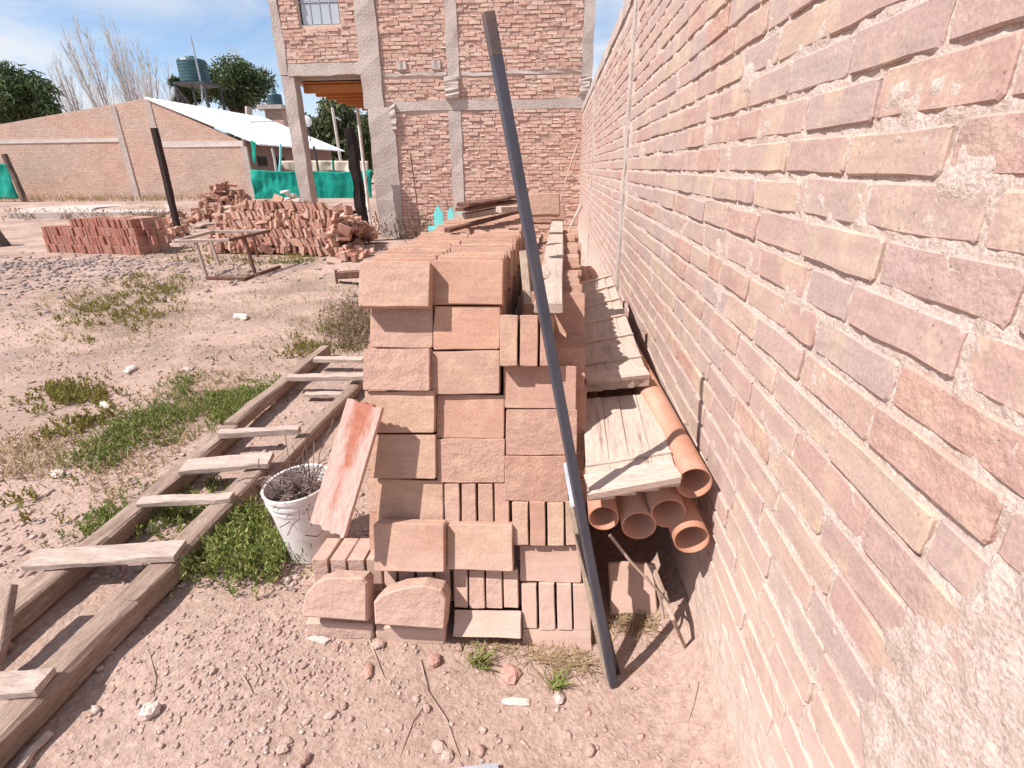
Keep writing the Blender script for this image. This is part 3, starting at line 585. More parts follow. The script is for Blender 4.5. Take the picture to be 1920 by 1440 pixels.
for (x, y), dp, (fx, fy), r, lab in ends: pipe(PD(x, y, dp), PY(fx, fy + 16, 4.8), r, lab)
def panel(name, FL, FR, BL, BR, nb, thick, battens, label, planks, mats=(M_PLANK, M_PLANKX), group='battened wooden panels'):
    FL, FR, BL, BR = (np.array(q, float) for q in (FL, FR, BL, BR)); t = thing(name, (FL + FR + BL + BR) / 4, label, 'wooden panel', group)
    up = _n(np.cross(FR - FL, BL - FL)); P = lambda u, v: (FL * (1 - u) + FR * u) * (1 - v) + (BL * (1 - u) + BR * u) * v
    u0 = 0.0
    for w in planks:
        a, b_ = P(u0 + w / 2, 0), P(u0 + w / 2, 1); wd = np.linalg.norm(P(u0 + w, .5) - P(u0, .5)) - 0.001
        MB().beam(a - up * thick / 2 + up * rnd.uniform(-.0015, .0015), b_ - up * thick / 2, wd, thick, up=up, seg=4, jit=.0008).build('plank', mats[0], t); u0 += w
    for v, bw, bh in battens:
        a, b_ = P(0.0, v), P(1.0, v)
        MB().beam(a + up * (bh / 2 - .001), b_ + up * (bh / 2 - .001), bw, bh, up=up, seg=3, jit=.0008).build('batten', mats[1], t)
    return t
panel('near_panel', PD(1102, 932, 1.60), PD(1274, 900, 1.60), PD(1091, 748, 2.22), PD(1222, 738, 2.22), 4, 0.02, [(0.085, 0.10, 0.012), (-0.012, 0.016, 0.024), (0.25, 0.018, 0.008)], 'near wooden panel of pale planks lying on the orange pipes, striped by the pole shadow', (.28, .24, .25, .23))
panel('far_panel', PD(1097, 720, 2.20), PD(1216, 708, 2.20), PZ(1085, 532, .94), PZ(1144, 516, .94), 4, 0.04, [(0.02, 0.075, 0.02), (0.13, 0.02, 0.012), (0.30, 0.02, 0.012), (0.48, 0.02, 0.012), (0.66, 0.02, 0.012), (0.83, 0.02, 0.012), (0.985, 0.03, 0.012)], 'far wooden panel with five cross battens lying behind the near panel along the wall', (.27, .23, .26, .24))
for i in range(4):                                                  # bricks carrying the pipes, deep in the shade
    place('brick', NV[i % 3], (0.30, 2.3, 0.05 + .13 * i), (1, 0, 0), (0, 0.05, 1), None, (1, .75, 2.2), label='brick of the dark pier under the orange pipes', cat='brick', group='bricks of the pier under the pipes')
    place('brick', NV[(i + 1) % 3], (0.32, 4.3, 0.05 + .16 * i), (1, 0, 0), (0, 0.05, 1), None, (1, .92, 2.2), label='brick of the dark pier under the orange pipes', cat='brick', group='bricks of the pier under the pipes')
a, b_ = PG(1140, 1160), PG(1236, 1152)
place('clay_slab', brick_mesh(0.19, 0.20, 0.03, 390, MB_ST, fine=True), (a + b_) / 2 + np.array((0, .06, .085)), (1, .10, 0), (0, .55, .83), None, (1, 1, 1), label='square clay slab leaning in the shade under the orange pipes', cat='slab')
def twig(pts, r, label, name='dry_branch', mat=None, extra=()):
    b = MB(); n = len(pts); b.tube([np.array(p) + rng.uniform(-.004, .004, 3) for p in pts], [r * (1 - .5 * i / (n - 1)) for i in range(n)], 6)
    for e in extra: b.tube(e, r * .5, 5)
    return tag(b.build(name, mat or M_TWIG), label, 'branch')
q = [PD(1142, 1005, 1.72), PD(1185, 1055, 1.73), PD(1222, 1098, 1.74), PD(1246, 1122, 1.76)]
twig(q, .006, 'thin pale branch slanting down in front of the shade under the pipes', extra=[(q[2], PD(1212, 1078, 1.72))])
q = [PD(1222, 1065, 1.85), PD(1245, 1120, 1.80), PD(1262, 1160, 1.77), PG(1284, 1216, .01)]
twig(q, .012, 'thick forked branch propped between the dirt and the foot of the wall', extra=[(q[0], PD(1240, 1130, 1.86), PD(1244, 1160, 1.87))])
# ================================================================== LADDER ON THE GROUND
t = thing('wooden_ladder', (-1.88, 2.5, 0), 'crude wooden ladder of grey beams lying on the dirt with weeds growing through it', 'ladder')
def rail(pts, w, h):
    b = MB(); 
    for i in range(len(pts) - 1): b.beam(pts[i], pts[i + 1], w, h, seg=5, jit=.004)
    b.build('rail', M_WOODY, t)
zr = lambda x, y, k: np.array((x, y, G(x, y) + k))
rail([zr(-1.665, 0.5, .055), zr(-1.645, 1.4, .065), zr(-1.645, 2.35, .075)], .11, .10); rail([zr(-1.60, 2.25, .045), zr(-1.56, 3.9, .055)], .085, .08)
rail([zr(-2.08, 0.75, .06), zr(-2.06, 1.75, .065), zr(-2.10, 2.9, .065)], .10, .095); rail([zr(-2.10, 2.85, .09), zr(-2.16, 4.5, .07)], .09, .085)
for (x0, y0), (x1, y1), w, hh, z in [((60, 1050), (338, 1032), .11, .028, .135), ((262, 942), (436, 932), .06, .03, .135), ((345, 876), (508, 862), .13, .032, .15), ((412, 814), (562, 806), .055, .045, .14), ((540, 708), (684, 706), .07, .04, .15), ((590, 674), (682, 674), .08, .035, .12), ((572, 740), (662, 740), .06, .03, .06), ((-60, 1290), (86, 1278), .085, .03, .135)]:
    MB().beam(PZ(x0, y0, z), PZ(x1, y1, z), w, hh, seg=6, jit=.0025).build('rung', M_WOODX, t)
tag(MB().beam(PG(-10, 1300, .02), PZ(18, 1100, .22), .05, .03, up=(0, -1, .3), seg=4, jit=.002).build('loose_stake', M_WOODY), 'grey wooden stake standing slanted at the left edge beside the ladder', 'stake')
tag(MB().beam(PG(-40, 1260, .02), PG(20, 1215, .03), .06, .025, seg=3, jit=.002).build('wood_offcut', M_WOODY), 'flat dark offcut on the dirt inside the ladder at the left edge', 'wood offcut')
tag(MB().tube([PG(28, 1470, .014), PG(62, 1415, .016), PG(97, 1380, .014)], .014, 8).build('pale_stick', M_WOODX), 'short pale round stick on the dirt at the bottom left corner', 'stick')
# ================================================================== BUCKET, WIRE, RED BOARD
bc = PG(578, 1052) + np.array((0, .09, 0)); ax_ = _n(np.array((-.07, -.03, 1)))
t = thing('plastic_bucket', bc, 'dirty white plastic bucket full of scrap wire standing between ladder and brick stack', 'bucket')
b = MB(); b.lathe(bc, [(0.0, 0.005), (.112, .004), (.116, .012), (.138, .285), (.141, .287), (.141, .300), (.139, .302), (.1395, .318), (.147, .320), (.147, .332), (.1425, .334), (.144, .352), (.150, .354), (.150, .372), (.146, .376), (.139, .372), (.132, .25), (.110, .012), (0, .012)], 48, ax_)
b.build('pail', M_WHITEP, t, smooth=False)
b = MB(); b.tube([bc + ax_ * .33 + np.array((math.cos(a) * .154, math.sin(a) * .154, -.17 * math.sin((a - math.pi) if a > math.pi else 0) * -1 - .0)) for a in np.linspace(math.pi * 1.02, math.pi * 1.98, 24)], .0025, 6); b.build('handle', M_WIRE, t)
b = MB(); cc = bc + ax_ * .34
for i in range(85):
    a = rnd.uniform(0, 6.28); r = rnd.uniform(0, .09); p = cc + np.array((math.cos(a) * r, math.sin(a) * r, rnd.uniform(-.06, .0))); hv = np.array((rnd.gauss(0, .5), rnd.gauss(0, .5), rnd.uniform(.1, .9))); L_ = rnd.uniform(.10, .30)
    pts = [p]; 
    for k in range(6):
        hv = _n(hv + rng.normal(0, .45, 3)); pts.append(pts[-1] + hv * L_ / 6)
    b.tube(pts, rnd.uniform(.0014, .0034), 4)
for i in range(16):
    a0 = rnd.uniform(0, 6.28); rr = rnd.uniform(.03, .08); q = _n(rng.normal(0, 1, 3)); u = _n(np.cross(q, (0.3, .2, 1))); w = np.cross(q, u); c2 = cc + np.array((rnd.uniform(-.06, .03), rnd.uniform(-.06, .06), rnd.uniform(.0, .07)))
    b.tube([c2 + rr * (u * math.cos(s) + w * math.sin(s)) for s in np.linspace(a0, a0 + rnd.uniform(2.5, 5.5), 12)], .0016, 4)
b.tube([cc + np.array((.03, .04, -.1)), cc + np.array((.055, .03, .21))], .003, 5)
for i in range(14):
    p = cc + np.array((rnd.uniform(-.02, .09), rnd.uniform(-.05, .06), -.08)); dv = _n(np.array((rnd.gauss(.1, .35), rnd.gauss(0, .3), 1))); L_ = rnd.uniform(.16, .36); q = p + dv * L_ * .6
    b.tube([p, q, q + (dv + rng.normal(0, .35, 3)) * L_ * .4], .0022, 4)
b.lathe(cc - ax_ * .05, [(0, .0), (.07, .012), (.137, .0)], 20, ax_)
tag(b.build('scrap_wire', M_WIRE), 'tangle of rusty scrap wire sticking out of the white bucket', 'wire')
A0, A1, B0, B1 = PD(591, 988, 1.80), PD(652, 1008, 1.80), PD(639, 746, 1.84), PD(709, 762, 1.84)
axx = _n((A1 - A0) + (B1 - B0)); ayy = (B0 + B1) / 2 - (A0 + A1) / 2; hgt = np.linalg.norm(ayy); ayy = _n(ayy - ayy.dot(axx) * axx); wd = (np.linalg.norm(A1 - A0) + np.linalg.norm(B1 - B0)) / 2
tp = [(-wd / 2 + wd * k / 14, hgt / 2 + rnd.uniform(-.005, .006)) for k in range(15)]
bt = [(wd / 2 - wd * k / 16, -hgt / 2 + .022 * k / 16 - .008 + rnd.uniform(-.006, .007)) for k in range(17)]
pts = (tp[::-1] + bt[::-1])
pts = [(x, y) for x, y in pts][::-1]
if sum(pts[i][0] * pts[(i + 1) % len(pts)][1] - pts[(i + 1) % len(pts)][0] * pts[i][1] for i in range(len(pts))) < 0: pts = pts[::-1]
n = len(pts); vs = [(x, y, 0) for x, y in pts] + [(x, y, -.042) for x, y in pts]
me = bpy.data.meshes.new('red_board'); me.from_pydata(vs, [], [tuple(range(n)), tuple(range(n, 2 * n))[::-1]] + [((j + 1) % n, j, j + n, (j + 1) % n + n) for j in range(n)]); me.materials.append(M_RED); me.update()
place('red_board', me, (A0 + A1 + B0 + B1) / 4, axx, ayy, None, label='short board with worn flaking red paint leaning against the stack behind the bucket', cat='board')
# ================================================================== ODDMENTS ON THE FAR END OF THE STACK
ZT = zt0 + .02
tag(MB().beam(PZ(838, 432, ZT), PZ(976, 396, ZT + .02), .035, .022, seg=5, jit=.002).build('long_batten', M_RUST), 'long thin dark batten lying slanted across the far end of the stack top', 'batten')
tag(MB().beam(PZ(866, 405, ZT + .05), PZ(968, 388, ZT + .07), .06, .035, seg=5, jit=.003).build('rough_board', M_WOODX), 'grey rough board under the brown boards at the far end of the stack', 'board')
tag(MB().beam(PZ(866, 393, ZT + .09), PZ(964, 377, ZT + .10), .09, .018, seg=5, jit=.003).build('brown_board', M_RUST), 'lower wide brown board piled at the far end of the stack', 'board')
tag(MB().beam(PZ(868, 384, ZT + .12), PZ(966, 368, ZT + .13), .08, .015, seg=5, jit=.003).build('brown_board', M_RUST), 'topmost wide brown board piled at the far end of the stack', 'board')
tag(MB().beam(PZ(935, 393, ZT + .09), PZ(1004, 388, ZT + .09), .05, .03, seg=3, jit=.002).build('pale_offcut', M_PLANKX), 'short pale offcut poking out behind the steel pole on the stack top', 'wood offcut')
NEARY = PZ(1030, 400, ZT + .05)[1]
for (x, y, z, w, lab) in ((1014, 383, ZT + .14, .9, 'small brick lying highest at the far end of the low right run'), (1037, 398, ZT + .02, .8, 'brick pair end lying at the far tip of the pale plank'), (1012, 404, ZT + .0, .8, 'brick lying just left of the far tip of the pale plank')):
    p = PZ(x, y, z); place('brick', NV[1], p, (1, .1, 0), (0, .2, 1), None, (w * .8, .6, 1.2), label=lab, cat='brick', group='loose bricks at the far end of the stack')
# small turquoise picket fence behind the stack
t = thing('picket_fence', PY(840, 440, 6.2) * np.array((1, 1, 0)), 'small turquoise picket fence with pointed tops standing behind the left side of the stack', 'fence')
for x0, x1, yt in ((812, 829, 385), (838, 850, 388), (858, 867, 392)):
    a, b_ = PY(x0, yt, 6.2), PY(x1, yt, 6.2); w = b_[0] - a[0]; z = a[2]; o = [(a[0], 0), (b_[0], 0), (b_[0], z - w * .8), (b_[0] - w * .5, z), (a[0], z - w * .8)]
    m = MB(); m.add([(p, 6.2, q) for p, q in o] + [(p, 6.225, q) for p, q in o], [(0, 1, 2, 3, 4), (9, 8, 7, 6, 5)] + [((j + 1) % 5, j, j + 5, (j + 1) % 5 + 5) for j in range(5)]); m.build('picket', M_TEAL, t)
a, b_ = PY(803, 424, 6.24), PY(880, 424, 6.24); MB().box((a[0], 6.226, a[2] - .05), (b_[0], 6.25, a[2])).build('fence_rail', M_TEAL, t)
# steel section poking out behind the stack at the left
t = thing('steel_section', PG(640, 532), 'short rusty steel section on legs poking out left behind the stack', 'steel section')
a, b_ = PY(634, 516, 6.9), PY(700, 512, 6.9); MB().beam(a, b_, .10, .10).build('bar', M_RUST, t); MB().beam(PY(632, 532, 6.9), PY(629, 506, 6.9), .03, .03, up=(0, 1, 0)).build('leg', M_RUST, t); MB().beam(PY(636, 529, 6.9), PY(690, 534, 6.9), .03, .03).build('brace', M_DARKM, t)
# ================================================================== HALF-BUILT HOUSE
FY = 13.6
hb = thing('half_built_house', (-3, FY, 0), 'two storey unfinished brick house with raw concrete columns and an open porch on the left', 'house')
def cbox(name, x0, x1, z0, z1, y0=FY - .03, dep=.3, mat=None, n=9):
    b = MB(); vs = []; alongz = (z1 - z0) > (x1 - x0); fs = []
    for k in range(n + 1):
        tt = k / n
        if alongz: z = z0 + (z1 - z0) * tt; ring = [(x0, y0, z), (x1, y0, z), (x1, y0 + dep, z), (x0, y0 + dep, z)]
        else: x = x0 + (x1 - x0) * tt; ring = [(x, y0, z0), (x, y0, z1), (x, y0 + dep, z1), (x, y0 + dep, z0)]
        vs += [tuple(c + rnd.uniform(-.018, .018) if i != (2 if alongz else 0) else c for i, c in enumerate(p)) for p in ring]
    for k in range(n):
        for j in range(4): a = k * 4 + j; c = k * 4 + (j + 1) % 4; fs.append((a, c, c + 4, a + 4) if alongz else (c, a, a + 4, c + 4))
    fs += [(3, 2, 1, 0), tuple(n * 4 + j for j in range(4))] if alongz else [(0, 1, 2, 3), tuple(n * 4 + j for j in range(4))[::-1]]
    b.add(vs, fs); return b.build(name, mat or M_CONC, hb)
ZR = 6.3
cbox('concrete_column', -6.58, -6.27, -.1, 3.72, dep=.32); cbox('concrete_column', -6.60, -6.38, 3.74, ZR)
cbox('concrete_column', -4.62, -4.14, 3.0, ZR, FY - .05); cbox('concrete_column', -4.55, -3.93, -.1, 3.02, FY - .06)
cbox('concrete_column', -2.60, -2.30, -.1, 2.93); cbox('concrete_column', -2.58, -2.31, 3.14, ZR); cbox('concrete_column', .50, .74, 3.14, ZR)
cbox('concrete_beam', -6.40, -4.60, 3.72, 3.97, FY - .02); cbox('concrete_beam', -3.92, .72, 2.935, 3.137, FY - .02); cbox('concrete_beam', -4.13, -2.6, 3.655, 3.73, FY - .015, .2); cbox('concrete_beam', -2.3, .6, 3.64, 3.71, FY - .015, .2)
cbox('corbel', -2.64, -2.32, 3.17, 3.62, FY - .13, .15); cbox('corbel', .47, .70, 3.2, 3.55, FY - .11, .13); cbox('corbel', -4.0, -3.86, 2.55, 3.1, FY - .10, .1)
for x in (-3.75, -2.95): cbox('corbel', x, x + .22, 3.78, 3.95, FY - .05, .1, n=3)
b = MB().box((-4.2, FY + .02, -.1), (.62, FY + .22, ZR)); b.box((-6.4, FY + .02, 3.9), (-5.93, FY + .2, ZR)); b.box((-4.98, FY + .02, 3.9), (-4.4, FY + .2, ZR)); b.box((-5.93, FY + .02, 3.9), (-4.98, FY + .2, 4.72)); b.box((-5.93, FY + .02, 5.62), (-4.98, FY + .2, ZR))
b.build('mortar_backing', M_FMORT, hb)
FV = [brick_mesh(0.265, 0.062, 0.05, 500 + i, MB_FAC, jit=.006, bev=.006) for i in range(10)]
fs_ = []
for x0, x1, z0, z1, hole in ((-3.93, -2.6, 0.02, 2.93, None), (-2.3, .62, .02, 2.93, None), (-4.13, -2.58, 3.14, 3.65, None), (-4.13, -2.58, 3.735, ZR, None), (-2.31, .5, 3.14, 3.63, None), (-2.31, .5, 3.715, ZR, None), (-6.37, -4.62, 3.98, ZR, (-5.95, -4.97, 4.66, 5.64))):
    z = z0; r = 0
    while z + .06 < z1:
        x = x0 - (r % 2) * .13 + rnd.uniform(-.02, .02); pit = rnd.uniform(.072, .082)
        while x < x1:
            L_ = rnd.uniform(.24, .28); a, c = max(x, x0), min(x + L_, x1)
            if c - a > .06 and not (hole and c > hole[0] and a < hole[1] and z + .06 > hole[2] and z < hole[3]): fs_.append((a, c, z, min(pit - .008, .068) + rnd.uniform(-.006, .004)))
            elif hole and c > hole[0] and a < hole[1] and z + .06 > hole[2] and z < hole[3]:
                if a < hole[0] - .06: fs_.append((a, hole[0], z, .062))
                if c > hole[1] + .06: fs_.append((hole[1], c, z, .062))
            x += L_ + rnd.uniform(.008, .02)
        z += pit; r += 1
order = sorted(range(len(fs_)), key=lambda i: (fs_[i][0] + 2.5) ** 2 * .3 + (fs_[i][2] - 3.6) ** 2); b = MB()
for k, i in enumerate(order):
    a, c, z, hh = fs_[i]; pr = rnd.uniform(-.006, .022); dz = rnd.uniform(-.004, .004)
    if k < 300: place('brick', FV[k % 10], ((a + c) / 2, FY - pr, z + hh / 2 + dz), (1, 0, rnd.uniform(-.02, .02)), (0, rnd.uniform(-.12, .12), 1), hb, ((c - a) / .265, hh / .062, 1))
    else: b.box((a, FY - pr, z + dz), (c, FY + .03, z + hh + dz), .006)
b.build('brickwork', MB_FACI, hb, kind='stuff')
b = MB(); zs = sorted(set(round(q[2], 3) for q in fs_))                # mortar squeezed out of the beds
for a, c, z, hh in fs_:
    for _ in range(2):
        if rnd.random() < .62:
            L_ = rnd.uniform(.05, .2); x = rnd.uniform(a, c); x2 = min(x + L_, c + .02); th = rnd.uniform(.006, .02); p_ = rnd.uniform(.004, .026); zz = z - .006 + rnd.uniform(-.006, .008)
            b.add([(x, FY + .01, zz - th / 2), (x2, FY + .01, zz - th / 2), (x2 - .02, FY - p_ * .7, zz), (x + .02, FY - p_, zz + rnd.uniform(-.004, .004)), (x, FY + .01, zz + th), (x2, FY + .01, zz + th)], [(0, 1, 2, 3), (3, 2, 5, 4), (0, 3, 4), (1, 5, 2)])
b.build('squeezed_mortar', M_FMORT, hb, kind='stuff')
w = MB().box((-5.93, FY + .10, 4.70), (-4.98, FY + .13, 5.63)).build('window', M_DARKM, hb)
for i in range(4):
    for k in range(2): MB().box((-5.89 + i * .225, FY + .085, 4.745 + k * .445), (-5.89 + i * .225 + .195, FY + .099, 4.745 + k * .445 + .40)).build('pane', M_GLASS, w)
m = MB()
for i in range(3): m.box((-5.689 + i * .225, FY + .075, 4.70), (-5.671 + i * .225, FY + .099, 5.63))
m.box((-5.93, FY + .072, 5.155), (-4.98, FY + .098, 5.18)); m.build('muntin', M_GALV, w)
for i in range(8): MB().beam((-6.25, FY + .45 + i * .68, 3.50), (-4.45, FY + .45 + i * .68, 3.50), .11, .18, seg=2, jit=.004).build('joist', M_JOIST, hb)
for i in range(24): MB().box((-6.26, FY + .3 + i * .225, 3.60 + rnd.uniform(0, .006)), (-4.42, FY + .52 + i * .225, 3.63)).build('ceiling_board', M_JOIST, hb)
MB().box((-6.62, FY + .3, 3.66), (-4.4, FY + 5.6, 3.86)).build('floor_slab', M_CONC, hb)
MB().box((-6.60, FY + .32, 3.87), (-6.42, FY + 5.6, ZR)).build('side_wall', M_HB, hb); MB().box((.56, FY + .28, -.1), (.74, FY + 5.6, ZR)).build('side_wall', M_HB, hb); MB().box((-4.53, FY + .30, -.1), (-4.33, FY + 5.4, 3.65)).build('side_wall', M_HB, hb); MB().box((-6.4, FY + 5.4, 3.87), (.54, FY + 5.6, ZR)).build('back_wall', M_HB, hb); MB().box((-4.3, FY + 5.4, -.1), (.54, FY + 5.6, 3.85)).build('back_wall', M_HB, hb)
MB().box((-6.7, FY - .1, ZR + .002), (.84, FY + 5.7, ZR + .18)).build('roof_slab', M_CONC, hb)
a, b_ = PY(680, 212, 17.2), PY(692, 400, 17.2); tag(MB().tube([(b_[0], 17.2, .1), (b_[0], 17.2, 3.4)], .05, 10).build('white_post', M_WHITEP), 'white metal prop standing behind the middle concrete column of the porch', 'post')
twig([PY(770, 288, 13.2), PY(778, 350, 13.15), (PY(789, 438, 13.1)[0], 13.1, .05)], .018, 'thin rusty rod leaning against the brick front left of the teal fence', 'steel_rod', M_RUST)
twig([PY(1086, 262, 12.9), PY(1066, 320, 12.7), PY(1048, 384, 12.4)], .022, 'thin pale stick leaning against the brick front in the right corner', 'leaning_stick', M_PLANK)
twig([PY(1090, 385, 8.4), PY(1066, 432, 8.2)], .03, 'short pale stick leaning on the wall just beyond the stack', 'leaning_stick', M_PLANK)
twig([PY(703, 395, 13.3), PY(712, 425, 13.2), PY(700, 452, 13.1)], .02, 'crooked dry stick at the foot of the middle concrete column', 'leaning_stick')
# ================================================================== CHARRED POSTS, FRAME TABLE
for (x0, y0), (x1, y1), Y_, w, lab, mt in (((289, 240), (337, 443), 14.1, .145, 'tall dark square post standing left of the brick rubble', M_DARKW), ((654, 240), (686, 444), 13.0, .20, 'charred knobbly black post standing in front of the porch', M_CHAR)):
    a, b_ = PY(x1, y1, Y_), PY(x0, y0, Y_); a[2] = min(a[2], G(a[0], Y_)) - .05
    tag(MB().beam(a, b_, w, w, up=(0, 1, 0), seg=9, jit=.006 if mt is M_DARKW else .03).build('burnt_post', mt), lab, 'post')
t = thing('frame_table', PG(440, 500), 'bare table frame of thin brown rails and legs standing in dry grass before the rubble', 'table frame')
def lev(x, y, z): return PZ(x, y, z)
c1, c2, c3, c4 = lev(328, 453, .62), lev(430, 450, .62), lev(505, 433, .62), lev(400, 434, .62)
for a, b_, mt in ((c1, c2, M_PLANKX), (c2, c3, M_RUST), (c3, c4, M_WOODX), (c4, c1, M_WOODX)): MB().beam(a, b_, .05, .05, seg=2).build('rail', mt, t)
for (x0, y0), (x1, y1) in (((366, 453), (388, 522)), ((395, 452), (411, 498)), ((458, 444), (478, 512)), ((474, 440), (484, 482))):
    b_ = PG(x1, y1); a = PY(x0, y0, b_[1] + .02); MB().beam(b_, a, .05, .05, up=(0, 1, 0)).build('leg', M_RUST if x0 > 420 else M_WOODX, t)
for (x0, y0), (x1, y1) in (((388, 524), (455, 526)), ((455, 528), (525, 503))): MB().beam(PG(x0, y0, .03), PG(x1, y1, .03), .05, .05).build('bottom_rail', M_RUST, t)
# ================================================================== NEAT RED BRICK PILE AND RUBBLE
OV = [brick_mesh(0.066, 0.185, 0.27, 600 + i, MB_OLD, jit=.004, bev=.006) for i in range(8)]
GN = 'bricks of the small neat red pile'; zb = None
PA, PB = PY(92, 468, 11.0), PY(270, 488, 10.7); PA[2] = G(*PA[:2]) - .02; PB[2] = G(*PB[:2]); dx = _n((PB - PA) * np.array((1, 1, 0))); Lr = np.linalg.norm((PB - PA)[:2]); dyv = np.array((-dx[1], dx[0], 0))
hid = MB()
for r in range(4):
    x = 0.0 if r < 3 else 0.35 * Lr
    while x < Lr - (0.02 if r < 3 else .06):
        lean = -.16 + rnd.uniform(-.05, .05); ax = _n(dx + np.array((0, 0, lean * .0))); up = _n(np.array((0, 0, 1)) + dx * (-.14 + rnd.uniform(-.04, .04)))
        base_ = PA + dx * x + np.array((0, 0, G(*(PA + dx * x)[:2]) - PA[2] + .0)); c = base_ + up * (.185 * (r + .5)) - dx * .0 + dyv * (.03 * r + rnd.uniform(-.02, .02))
        place('brick', OV[rnd.randrange(8)], c, ax, up, None, (1, 1 + rnd.uniform(-.04, .02), 1), label='dusted red brick on edge in the ' + ('bottom', 'second', 'third', 'top')[r] + ' row of the small neat pile', cat='brick', group=GN)
        for dd in (.28, .56): hid.obox(c + dyv * (dd + .135), ax * .031, up * .09, dyv * .13, .004)
        x += .068 + rnd.uniform(0, .006)
for k, (u, v, zz) in enumerate(((.10, .1, .62), (.16, .42, .60), (.02, .25, .45), (.2, .15, .3), (.22, .5, .3))):
    c = PA + dx * (Lr + u) + dyv * v + np.array((0, 0, zz)); ax = _n(dx * .8 - dyv * .6 + np.array((0, 0, .2)))
    place('brick', OV[k], c, ax, _n(np.array((0, 0, 1)) + ax * -.2), None, (3.2, 1.0, .3), label='tumbled red brick at the dark right end of the small neat pile', cat='brick', group='tumbled bricks at the end of the neat pile')
tag(hid.build('brick_pile_core', MB_OLDI), 'inner bricks of the small neat red pile behind its front rows', 'bricks', GN, 'stuff')
rub = MB()
def rubble(poly_fn, n, tilt):
    for _ in range(n):
        c, base_up = poly_fn(); th = rnd.uniform(-.5, .5) + (1.57 if rnd.random() < .25 else 0); ph = rnd.gauss(0, tilt)
        ax = np.array((math.cos(th), math.sin(th), 0)); up = _n(np.array((math.sin(ph) * rnd.uniform(-1, 1), math.sin(ph) * rnd.uniform(-1, 1), 1.0))); ax = _n(ax - ax.dot(up) * up); az = np.cross(ax, up)
        d3 = [.032, .09, .135]
        if rnd.random() < .3: d3 = [.135, .032, .09]
        if rnd.random() < .15: d3[0 if d3[0] > .1 else 2] *= .5
        q_ = rnd.choice((1, 1, 1, .8, .55)); rub.obox(c, ax * d3[0] * (.85 + .15 * q_), up * d3[1] * (.8 + .2 * q_), az * d3[2] * q_, .009)
RA, RB = PG(396, 474), PG(640, 478); rdx = _n((RB - RA) * np.array((1, 1, 0))); RL = np.linalg.norm((RB - RA)[:2]); rdy = np.array((-rdx[1], rdx[0], 0))
for r in range(6):                                                   # leaning half-collapsed rows in front
    x = 0.0 + r * .12
    while x < RL - .1 * r:
        k = fbm(x * 1.1 + r, r * .7, 2, 71); up = _n(np.array((0, 0, 1)) + rdx * (-.22 + .7 * k + rnd.gauss(0, .13)) + rdy * .12)
        c = RA + rdx * x + rdy * (.12 * r + .14 * k + rnd.uniform(-.05, .06)) + np.array((0, 0, .17 * (r + .5) + .04 * k))
        if rnd.random() < .93: ax = _n(rdx + rdy * rnd.gauss(0, .1)); ax = _n(ax - ax.dot(up) * up); rub.obox(c, ax * .031, up * .088, np.cross(ax, up) * .135, .005)
        x += .067 + rnd.uniform(0, .016)
def heap():
    u = rnd.random() ** .8; x = u * RL; y = rnd.uniform(.2, 2.0); zmax = (0.75 + .25 * math.sin(x * 1.3)) * (1 - abs(y - .9) / 1.6); return RA + rdx * x + rdy * y + np.array((0, 0, max(.05, zmax * rnd.uniform(.75, 1.12)))), None
rubble(heap, 560, .6)
def front():
    x = rnd.random() * RL; h_ = rnd.random() ** .7; return RA + rdx * x + rdy * (-.12 + .75 * h_) + np.array((0, 0, .06 + .85 * h_)), None
rubble(front, 150, .7)
HA, HB = PG(350, 430), PG(480, 425)
def heap2():
    x = rnd.gauss(.45, .28); y = rnd.uniform(0, 1.6); zmax = 1.25 * math.exp(-((x - .4) / .45) ** 2) * (1 - abs(y - .8) / 1.4); c = HA + (HB - HA) * x + rdy * y; return c + np.array((0, 0, max(.05, zmax * rnd.uniform(.55, 1.1)))), None
rubble(heap2, 330, .5)
def scat():
    x, y = rnd.uniform(600, 690), rnd.uniform(440, 492); return PG(x, y, .03 + .25 * max(0, rnd.random() - .3) * (690 - x) / 90), None
rubble(scat, 70, .9)
def scat2():
    x, y = rnd.uniform(300, 350), rnd.uniform(405, 450); return PG(x, y, .03 + .2 * rnd.random()), None
rubble(scat2, 50, .7)
tag(rub.build('brick_rubble', MB_OLDI), 'big collapsed heap of loose broken bricks in front of the porch', 'rubble', None, 'stuff')
GRB = 'loose bricks fallen right of the rubble heap'
for x, y, s in ((668, 462, 0), (640, 472, 1), (655, 446, 2), (628, 494, 3), (690, 470, 1), (612, 468, 2)):
    p = PG(x, y, .06); place('brick', NV[s % 3], p, (rnd.uniform(.5, 1), rnd.uniform(-.6, .6), rnd.uniform(-.3, .3)), (rnd.uniform(-.3, .3), .7, rnd.uniform(.3, .9)), None, (1, 1, 1), label='loose brick fallen on the dirt between rubble heap and tall stack', cat='brick', group=GRB)
tag(MB().beam(PG(628, 412, .12), PG(690, 392, .12), .12, .10, seg=3, jit=.01).build('old_beam', M_DARKW), 'dark beam lying on the pale ground behind the charred post', 'beam')
p = PG(555, 400, .3); b = MB()
for i in range(9): b.obox(p + np.array((rnd.uniform(-.3, .3), rnd.uniform(-.2, .2), rnd.uniform(-.2, .5))), (.13, 0, 0), (0, .13, 0), (0, 0, .05), .02)
tag(b.build('block_heap', M_CONCP), 'little heap of pale rubble blocks beside the left porch column', 'rubble')
